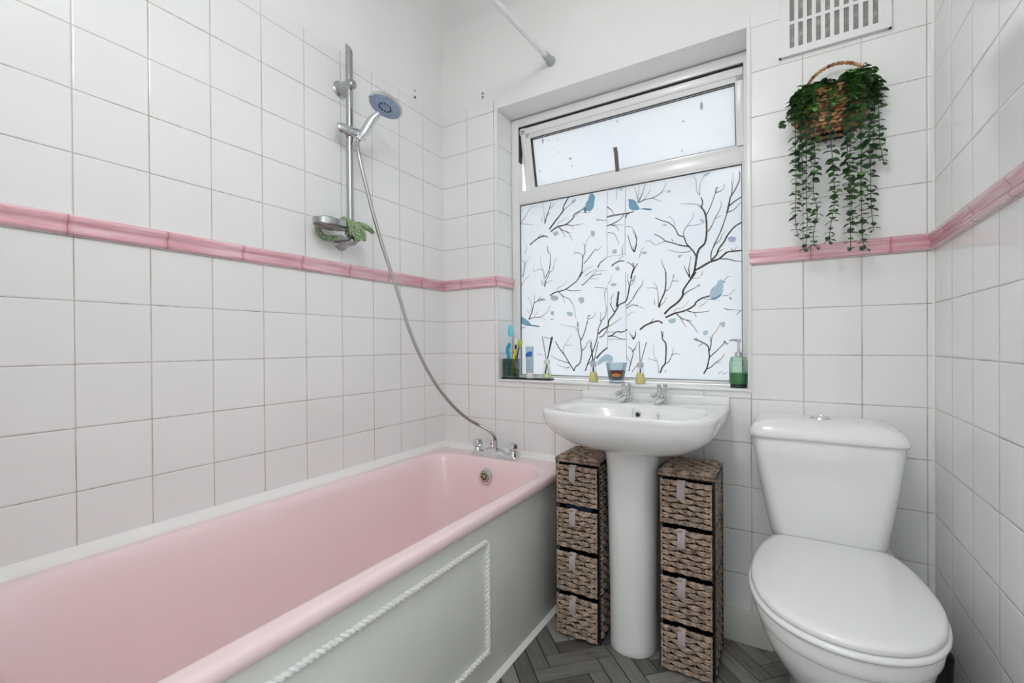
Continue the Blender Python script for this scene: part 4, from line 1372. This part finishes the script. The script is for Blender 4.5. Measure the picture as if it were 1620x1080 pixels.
# ------------------------------------------------------------------ things on the window sill
SZL = .8753
bm = bm_new()
pr = rr(.322, .572, .018, .068, .006, 0)
loft(bm, [[(x, y, SZL) for x, y, _ in pr], [(x, y, SZL + .006) for x, y, _ in pr], [(x + (.447 - x) * .02, y + (.043 - y) * .06, SZL + .006) for x, y, _ in pr], [(x + (.447 - x) * .02, y + (.043 - y) * .06, SZL + .003) for x, y, _ in pr]])
single('sill_tray', bm, M_black, (.447, .043, SZL), 'long black tray at the left end of the window sill', 'tray')
TZ = SZL + .0062
M_gg = mk_glass('dark_green_glass', (.58, .66, .60), .03, .14)
t = thing('toothbrush_tumbler', (.362, .043, TZ), 'dark green square glass tumbler holding toothbrushes on the black tray', 'tumbler')
bm = bm_new()
loft(bm, [rr(.362 - a, .362 + a, .043 - a * .78, .043 + a * .78, .006, z, 4, 2) for a, z in ((.030, TZ), (.032, TZ + .003), (.033, TZ + .086), (.0305, TZ + .086), (.0295, TZ + .010), (.028, TZ + .008))])
obj('tumbler_glass', bm, M_gg, t)
def bar(bm, p0, p1, w0, w1, th, n=8):
    tube(bm, [p0, tuple((a + b) / 2 for a, b in zip(p0, p1)), p1], [w0, (w0 + w1) / 2 * .9, w1], 10, flat=th)
def brush(lab, pts, ra, col, bcol, bp, headr=.006, name='toothbrush', cat='toothbrush'):
    t = thing(name, pts[0], lab, cat, 'toothbrushes in the tumbler')
    bm = bm_new(); q = spline(pts, 5); k = len(q)
    tube(bm, q, [ra[0] + (ra[1] - ra[0]) * i / (k - 1) for i in range(k)], 10)
    obj('brush_handle', bm, col, t)
    bm = bm_new(); a, c = Vector(bp[0]), Vector(bp[1])
    tube(bm, [a, a.lerp(c, .15), a.lerp(c, .5), a.lerp(c, .85), c], [headr * .5, headr, headr * 1.1, headr, headr * .5], 10, flat=.8)
    obj('brush_head', bm, bcol, t)
c_blue = plain('turquoise_plastic', (.02, .36, .62), .3); c_pale = plain('pale_mint_plastic', (.45, .72, .72), .35); c_lime = plain('lime_plastic', (.48, .58, .03), .3)
c_yel = plain('yellow_plastic', (.75, .62, .03), .3); c_wht = plain('white_bristles', (.8, .82, .82), .6); c_cyan = plain('cyan_bristles', (.16, .62, .72), .5)
brush('tall pale mint toothbrush with a cyan head in the green tumbler', [(.352, .050, TZ + .012), (.356, .050, TZ + .10), (.358, .051, TZ + .19)], (.004, .003), c_pale, c_cyan, ((.357, .048, TZ + .190), (.356, .049, TZ + .240)), .0115)
brush('thick turquoise toothbrush in the green tumbler', [(.358, .036, TZ + .010), (.352, .036, TZ + .09), (.346, .036, TZ + .125), (.353, .038, TZ + .148)], (.007, .009), c_blue, c_blue, ((.353, .038, TZ + .146), (.356, .040, TZ + .158)), .007)
brush('yellow toothbrush with a red band in the green tumbler', [(.372, .034, TZ + .010), (.381, .034, TZ + .085), (.388, .035, TZ + .118), (.388, .036, TZ + .130)], (.006, .0075), c_yel, plain('red_band', (.45, .03, .03), .4), ((.381, .033, TZ + .108), (.388, .033, TZ + .122)), .0045)
brush('white toothbrush with a black grip in the green tumbler', [(.372, .046, TZ + .012), (.382, .046, TZ + .10), (.386, .047, TZ + .165)], (.004, .0045), M_black, c_wht, ((.386, .043, TZ + .15), (.387, .043, TZ + .180)), .0065)
brush('lime green toothbrush leaning right in the green tumbler', [(.376, .040, TZ + .012), (.398, .038, TZ + .10), (.410, .036, TZ + .145)], (.0035, .003), M_black, c_lime, ((.411, .034, TZ + .140), (.421, .033, TZ + .172)), .0100)

# upright tube with blue label
t = thing('toothpaste_tube', (.460, .043, TZ), 'pale translucent tube with a blue mark standing on the black tray', 'tube')
M_tube = mk_translucent('pale_blue_plastic', (.72, .84, .90), (.62, .74, .80), .55)
bm = bm_new()
rg = []
for z, a, b_ in ((TZ + .024, .0145, .0145), (TZ + .03, .0165, .0155), (TZ + .07, .018, .0125), (TZ + .11, .0192, .006), (TZ + .130, .0200, .0015), (TZ + .142, .0200, .0012)):
    rg.append([(.460 + a * math.cos(q), .043 + b_ * math.sin(q), z) for q in [2 * PI * j / 28 for j in range(28)]])
loft(bm, rg); obj('tube_body', bm, M_tube, t)
bm = bm_new(); lathe(bm, [(.0165, TZ), (.0165, TZ + .020), (.0145, TZ + .025)], (.460, .043, 0), n=24)
obj('tube_cap', bm, M_white, t, label='white cap')
c_lab = plain('blue_label', (.02, .16, .52), .4)
bm = bm_new()
def decal(bm, pts, yoff):
    bm.faces.new([bm.verts.new((x, yoff(z), z)) for x, z in pts])
yf_ = lambda z: .043 - (.0065 + (TZ + .11 - z) / .04 * .0062 + .0006)
decal(bm, [(.4445, TZ + .095), (.476, TZ + .098), (.4775, TZ + .118), (.470, TZ + .120), (.458, TZ + .118), (.4435, TZ + .108)], lambda z: .043 - .0098)
bm2 = bm
for xx in (.452, .466):
    for i in range(5):
        x_ = xx + .0016 * math.sin(i * 1.7); z_ = TZ + .082 - i * .010
        box(bm, x_ - .0011, x_ + .0011, .0268, .0276, z_ - .0042, z_)
obj('tube_print', bm, c_lab, t, label='blue logo patch and lettering')

def diffuser(x, y, z0, lab, liq, reeds, grp='reed diffusers on the window sill', sc=1.0):
    t = thing('reed_diffuser', (x, y, z0), lab, 'reed diffuser', grp)
    bm = bm_new()
    lathe(bm, [(.021 * sc, z0), (.0235 * sc, z0 + .003), (.0225 * sc, z0 + .012), (.0125 * sc, z0 + .060), (.0115 * sc, z0 + .066)], (x, y, 0), n=32, cap1=False)
    b_ = obj('flask', bm, mk_glass('flask_glass', (.97, .98, .97), .03, .09), t, label='clear conical glass flask')
    bm = bm_new(); lathe(bm, [(.0195 * sc, z0 + .003), (.0210 * sc, z0 + .006), (.0140 * sc, z0 + .042 * (1 if liq[1] else .55)), (0, z0 + .042 * (1 if liq[1] else .55))], (x, y, 0), n=28)
    if not liq[1]: pass
    obj('scented_oil', bm, liq[0], b_)
    bm = bm_new(); lathe(bm, [(.012 * sc, z0 + .064), (.0135 * sc, z0 + .066), (.0135 * sc, z0 + .083), (.010 * sc, z0 + .085)], (x, y, 0), n=24)
    obj('flask_collar', bm, liq[2], t)
    for dx, h, bx in reeds:
        bm = bm_new(); tube(bm, [(x + bx, y, z0 + .006), (x + dx * .12, y, z0 + .085), (x + dx, y + .004, z0 + h)], .0016, 6)
        obj('reed', bm, M_reed, t)
M_reed = plain('dark_reed', (.045, .038, .035), .7)
M_oilg = mk_translucent('pale_green_oil', (.9, .97, .66), (.85, .93, .55), .3)
M_oily = mk_translucent('yellow_oil', (1, .93, .52), (1, .90, .42), .3)
diffuser(.547, .042, TZ, 'reed diffuser with pale green oil standing on the black tray', (M_oilg, False, M_white), [(-.024, .187, .012), (.020, .182, -.012), (.024, .186, -.008), (.028, .184, -.014)])
diffuser(.764, .042, SZL, 'yellow reed diffuser to the left of the glass candle holder', (M_oily, True, plain('lilac_collar', (.55, .56, .66), .3)), [(-.017, .168, .006), (-.011, .168, -.004), (.020, .168, -.006)], sc=.92)
diffuser(.959, .042, SZL, 'yellow reed diffuser to the right of the glass candle holder', (M_oily, True, plain('grey_collar', (.60, .62, .60), .3)), [(-.005, .168, .004), (.024, .164, -.006)], sc=.92)

t = thing('candle_holder', (.862, .042, SZL), 'tapered clear glass candle holder with a dark red candle on the sill', 'candle holder')
bm = bm_new(); lathe(bm, [(.026, SZL), (.0285, SZL + .003), (.0325, SZL + .020), (.0435, SZL + .082), (.0415, SZL + .082), (.0305, SZL + .020), (.025, SZL + .010)], (.862, .042, 0), n=40)
obj('glass_cup', bm, mk_glass('blue_grey_glass', (.84, .89, .91), .03, .12), t, label='blue-grey glass cup')
def mk_candle():
    b = NB('layered_candle_wax'); z = b.sep(b.coord())[2]
    b.pbr(Base_Color=b.mix(b.ramp(z, .026, .034), (.17, .17, .18), (.27, .055, .085)), Roughness=.45)
    return b.m
bm = bm_new(); lathe(bm, [(.024, SZL + .0105), (.0298, SZL + .020), (.0345, SZL + .050), (.031, SZL + .051), (0, SZL + .0505)], (.862, .042, 0), n=36)
cn = obj('candle', bm, mk_candle(), t, label='dark red and grey wax candle')
bm = bm_new(); rg = []
for i in range(9):
    a = -1.15 + i * .075 * 1.7
    rg.append((.862 + .0368 * math.sin(a + .95), .042 - .0368 * math.cos(a + .95)))
vs0 = [bm.verts.new((x, y, SZL + .030 - .004 * math.sin(PI * i / 8))) for i, (x, y) in enumerate(rg)]
vs1 = [bm.verts.new((x, y, SZL + .036 + .005 * math.sin(PI * i / 8))) for i, (x, y) in enumerate(rg)]
for i in range(8): bm.faces.new((vs0[i], vs0[i + 1], vs1[i + 1], vs1[i]))
bmesh.ops.solidify(bm, geom=bm.faces[:], thickness=.0006)
obj('candle_oval', bm, plain('orange_oval', (.85, .42, .12), .5), t, label='orange oval patch')  # thin orange oval on the front of the glass cup

# soap dispenser
t = thing('soap_dispenser', (1.308, .045, SZL), 'ribbed green glass soap dispenser with a chrome pump at the right end of the sill', 'soap dispenser')
def rib(r, z, amp, n=96, k=24): return [(1.308 + r * (1 + amp * math.cos(k * a)) * math.cos(a), .045 + r * (1 + amp * math.cos(k * a)) * math.sin(a), z) for a in [2 * PI * j / n for j in range(n)]]
bm = bm_new()
z = SZL
loft(bm, [rib(.026, z, 0), rib(.027, z + .003, 0), rib(.027, z + .012, 0), rib(.030, z + .014, 0), rib(.0305, z + .017, .0), rib(.0305, z + .022, .02), rib(.0305, z + .086, .02), rib(.0305, z + .092, 0), rib(.0295, z + .095, 0), rib(.027, z + .097, 0), rib(.027, z + .106, 0), rib(.024, z + .109, 0), rib(.012, z + .110, 0)], True, False)
dg = obj('bottle', bm, mk_glass('green_ribbed_glass', (.74, .86, .76), .05, .14), t)
bm = bm_new(); lathe(bm, [(.022, z + .010), (.0265, z + .016), (.0285, z + .022), (.0285, z + .052), (0, z + .052)], (1.308, .045, 0), n=32)
obj('liquid_soap', bm, plain('green_soap', (.17, .36, .20), .35), dg)
bm = bm_new(); lathe(bm, [(.0262, z + .001), (.0275, z + .004), (.0275, z + .011), (.0262, z + .0125)], (1.308, .045, 0), n=32)
obj('bottle_base', bm, plain('dark_green_glass_base', (.015, .035, .025), .15), dg)
bm = bm_new(); lathe(bm, [(.013, z + .109), (.013, z + .124), (.011, z + .126), (.005, z + .127), (.004, z + .160), (.008, z + .161), (.008, z + .172), (0, z + .173)], (1.308, .045, 0), n=24)
tube(bm, [(1.308, .045, z + .168), (1.290, .034, z + .169), (1.279, .027, z + .167)], [.0045, .004, .003], 10)
obj('pump', bm, M_chrome, t)

# ------------------------------------------------------------------ hanging wicker wall basket with trailing plant
PX_, PZ0, PZ1 = 1.574, 1.672, 1.812
def mk_rattan():
    b = NB('golden_rattan'); c = b.coord(); n = b.noise(c, 60, 4)
    b.pbr(Base_Color=b.mix(b.ramp(n, .3, .7), (.18, .060, .028), (.66, .37, .17)), Roughness=.6, Normal=b.bump(b.noise(c, 300, 2), .4, .001))
    return b.m
M_rat = mk_rattan()
t = thing('wall_basket', (PX_, 0, 1.665), 'half-round brown wicker basket with a hooped handle hung on the right of the back wall', 'basket')
bm = bm_new()
NR = 15
for k in range(NR):
    f = k / (NR - 1); z = PZ0 + (PZ1 - PZ0) * f
    q_ = math.sqrt(max(0, 1 - (1 - f) ** 2.4)); a = .034 + .064 * q_; d = .030 + .062 * q_
    pts = []; n = 56
    for i in range(n + 1):
        th = PI * i / n
        wv = .0022 * math.sin(th * 26 + (k % 2) * PI)
        # upper edge dips towards the middle like the photographed basket
        zz = z - .016 * f * math.sin(th) ** 3 + (1 - f) * .006 * abs(math.cos(th)) ** 1.5
        pts.append((PX_ - (a + wv) * math.cos(th) * 1.0, -.003 - (d + wv) * math.sin(th), zz))
    tube(bm, pts, [.0052 + .0011 * math.sin(i * 2.2 + k) for i in range(n + 1)], 6)
# flat back and base
rg = [[(PX_ - a * math.cos(PI * i / 24), -.002 - d * math.sin(PI * i / 24), z) for i in range(25)] for a, d, z in ((.034, .028, PZ0 - .001), (.060, .052, PZ0 + .02), (.082, .076, PZ0 + .06), (.092, .086, PZ1 - .02))]
loft(bm, rg, True, False, mat=1)
obj('woven_bowl', bm, [M_rat, M_wback], t)
bm = bm_new()
n = 90; pa, pb = [], []
for i in range(n + 1):
    th = PI * i / n
    c = Vector((PX_ + .014 - .080 * math.cos(th), -.045 + .010 * math.sin(th) , PZ1 - .002 + .080 * math.sin(th)))
    o_ = Vector((math.cos(th) * math.cos(i * .75), math.sin(i * .75), -math.sin(th) * math.cos(i * .75))) * .0028
    pa.append(c + o_); pb.append(c - o_)
tube(bm, pa, .0030, 6); tube(bm, pb, .0030, 6)
obj('hoop_handle', bm, M_rat, t)

def mk_leaf(name, a, c_):
    b = NB(name); c = b.coord(); n = b.noise(c, 28, 3)
    b.pbr(Base_Color=b.mix(b.ramp(n, .35, .65), a, c_), Roughness=.42)
    return b.m
M_leaf = mk_leaf('dark_green_leaf', (.022, .068, .030), (.075, .17, .065))
M_leaf2 = mk_leaf('bright_green_leaf', (.05, .16, .03), (.15, .36, .08))
M_stem = plain('green_stem', (.05, .085, .035), .6)
rnd = random.Random(21)
def leaf(bm, base, d, up, L_=.020, W_=.0095, mat=0):
    d = d.normalized(); s = d.cross(up).normalized(); u = s.cross(d)
    n = 6; L0 = []; L1 = []; mid = []
    prof_ = [(0, .12), (.18, .62), (.42, .98), (.66, 1.0), (.87, .66), (1.0, .10)]
    for f, w_ in prof_:
        droop = -.25 * L_ * f * f
        c = base + d * (L_ * f) + u * droop
        mid.append(bm.verts.new(c)); L0.append(bm.verts.new(c + s * W_ * w_ + u * W_ * .28 * w_)); L1.append(bm.verts.new(c - s * W_ * w_ + u * W_ * .28 * w_))
    for i in range(5):
        for A_, B_ in ((L0, mid), (mid, L1)):
            f = bm.faces.new((A_[i], A_[i + 1], B_[i + 1], B_[i])); f.material_index = mat
def strand(pts, wmul=1.0, step=.0102, mat=0):
    q = spline([Vector(p) for p in pts], 8)
    bm = bm_new(); tube(bm, q, .0010, 5, mat=2)
    acc = 0; k = rnd.randint(0, 3)
    for i in range(1, len(q)):
        acc += (q[i] - q[i - 1]).length
        if acc >= step:
            acc = 0; k += 1
            th = k * PI / 2 + rnd.uniform(-.5, .5)
            f = i / len(q)
            size = (1 - .38 * f) * wmul * rnd.uniform(.75, 1.15)
            for sg in (0, PI):
                if rnd.random() < .06: continue
                d = Vector((math.cos(th + sg), math.sin(th + sg) * .8, rnd.uniform(-.45, .25)))
                leaf(bm, q[i], d, Vector((rnd.uniform(-.25, .25), rnd.uniform(-.25, .25), 1)), .0265 * size, .0122 * size, mat if rnd.random() > .2 else 1)
    leaf(bm, q[-1], Vector((rnd.uniform(-1, 1), -.4, -.6)), Vector((0, 0, 1)), .013, .007, mat)
    return obj('trailing_stem', bm, [M_leaf, M_leaf2, M_stem], plant, recalc=False, angle=60)
plant = thing('trailing_plant', (PX_, -.05, 1.80), 'dark green trailing plant spilling out of the wicker wall basket', 'plant')
ST = [[[1.481, 1.728], [1.481, 1.628], [1.482, 1.527], [1.48, 1.427], [1.487, 1.366]],
[[1.505, 1.698], [1.51, 1.602], [1.508, 1.523], [1.511, 1.403], [1.506, 1.324]],
[[1.528, 1.681], [1.53, 1.578], [1.526, 1.495], [1.536, 1.431], [1.526, 1.361], [1.532, 1.323]],
[[1.564, 1.684], [1.57, 1.628], [1.575, 1.549], [1.579, 1.463], [1.568, 1.375], [1.565, 1.335]],
[[1.612, 1.695], [1.61, 1.619], [1.614, 1.503], [1.616, 1.407], [1.617, 1.311]],
[[1.619, 1.67], [1.616, 1.56], [1.619, 1.464], [1.622, 1.387]],
[[1.642, 1.687], [1.645, 1.573], [1.643, 1.49], [1.646, 1.383], [1.649, 1.326], [1.656, 1.307]],
[[1.666, 1.68], [1.666, 1.606], [1.669, 1.53], [1.67, 1.436], [1.676, 1.364]],
[[1.68, 1.677], [1.678, 1.607], [1.672, 1.567]],
[[1.693, 1.674], [1.694, 1.629], [1.703, 1.566]],
[[1.496, 1.7], [1.498, 1.604], [1.499, 1.556]]]
for s in ST:
    x0 = s[0][0]; dx = (x0 - PX_) / .105
    ry = -.004 - .090 * math.sqrt(max(.03, 1 - min(1, abs(dx)) ** 2))     # rim depth at this x
    yy = min(ry - .010, -.030)
    hx = PX_ + (x0 - PX_) * .80
    pts = [(hx, yy * .55, 1.800), (x0 * .5 + hx * .5, yy * .9, 1.818), (x0, yy, 1.79), (x0 + rnd.uniform(-.003, .003), yy, 1.745)]
    pts += [(x, yy + rnd.uniform(-.003, .003), z) for x, z in s if z < 1.735]
    strand(pts)
strand([(1.50, -.04, 1.80), (1.478, -.06, 1.790), (1.468, -.07, 1.745), (1.452, -.075, 1.728), (1.440, -.075, 1.722)], .95, .014)
# short bushy stems over the rim
for i in range(20):
    th = rnd.uniform(.08, PI - .08); r0 = rnd.uniform(.2, .9)
    bx = PX_ - .085 * math.cos(th) * r0; by = -.012 - .075 * math.sin(th) * r0
    ex = PX_ - (.100 + rnd.uniform(-.01, .012)) * math.cos(th); ey = -.008 - (.098 + rnd.uniform(-.005, .012)) * math.sin(th)
    top = rnd.uniform(1.806, 1.822) + (.022 if math.cos(th) < -.55 else (.010 if math.cos(th) > .3 else 0))
    strand([(bx, by, 1.78), ((bx + ex) / 2, (by + ey) / 2, top), (ex, ey, top - .022), (ex, ey - .002, top - rnd.uniform(.04, .085))], 1.15, .010, 1 if rnd.random() > .45 else 0)
for x, z in ((1.655, 1.862), (1.672, 1.845), (1.64, 1.85), (1.50, 1.842), (1.53, 1.838), (1.62, 1.840)):
    strand([(x - .01, -.035, 1.79), (x - .004, -.045, (1.79 + z) / 2), (x, -.050, z)], 1.25, .012, 1)
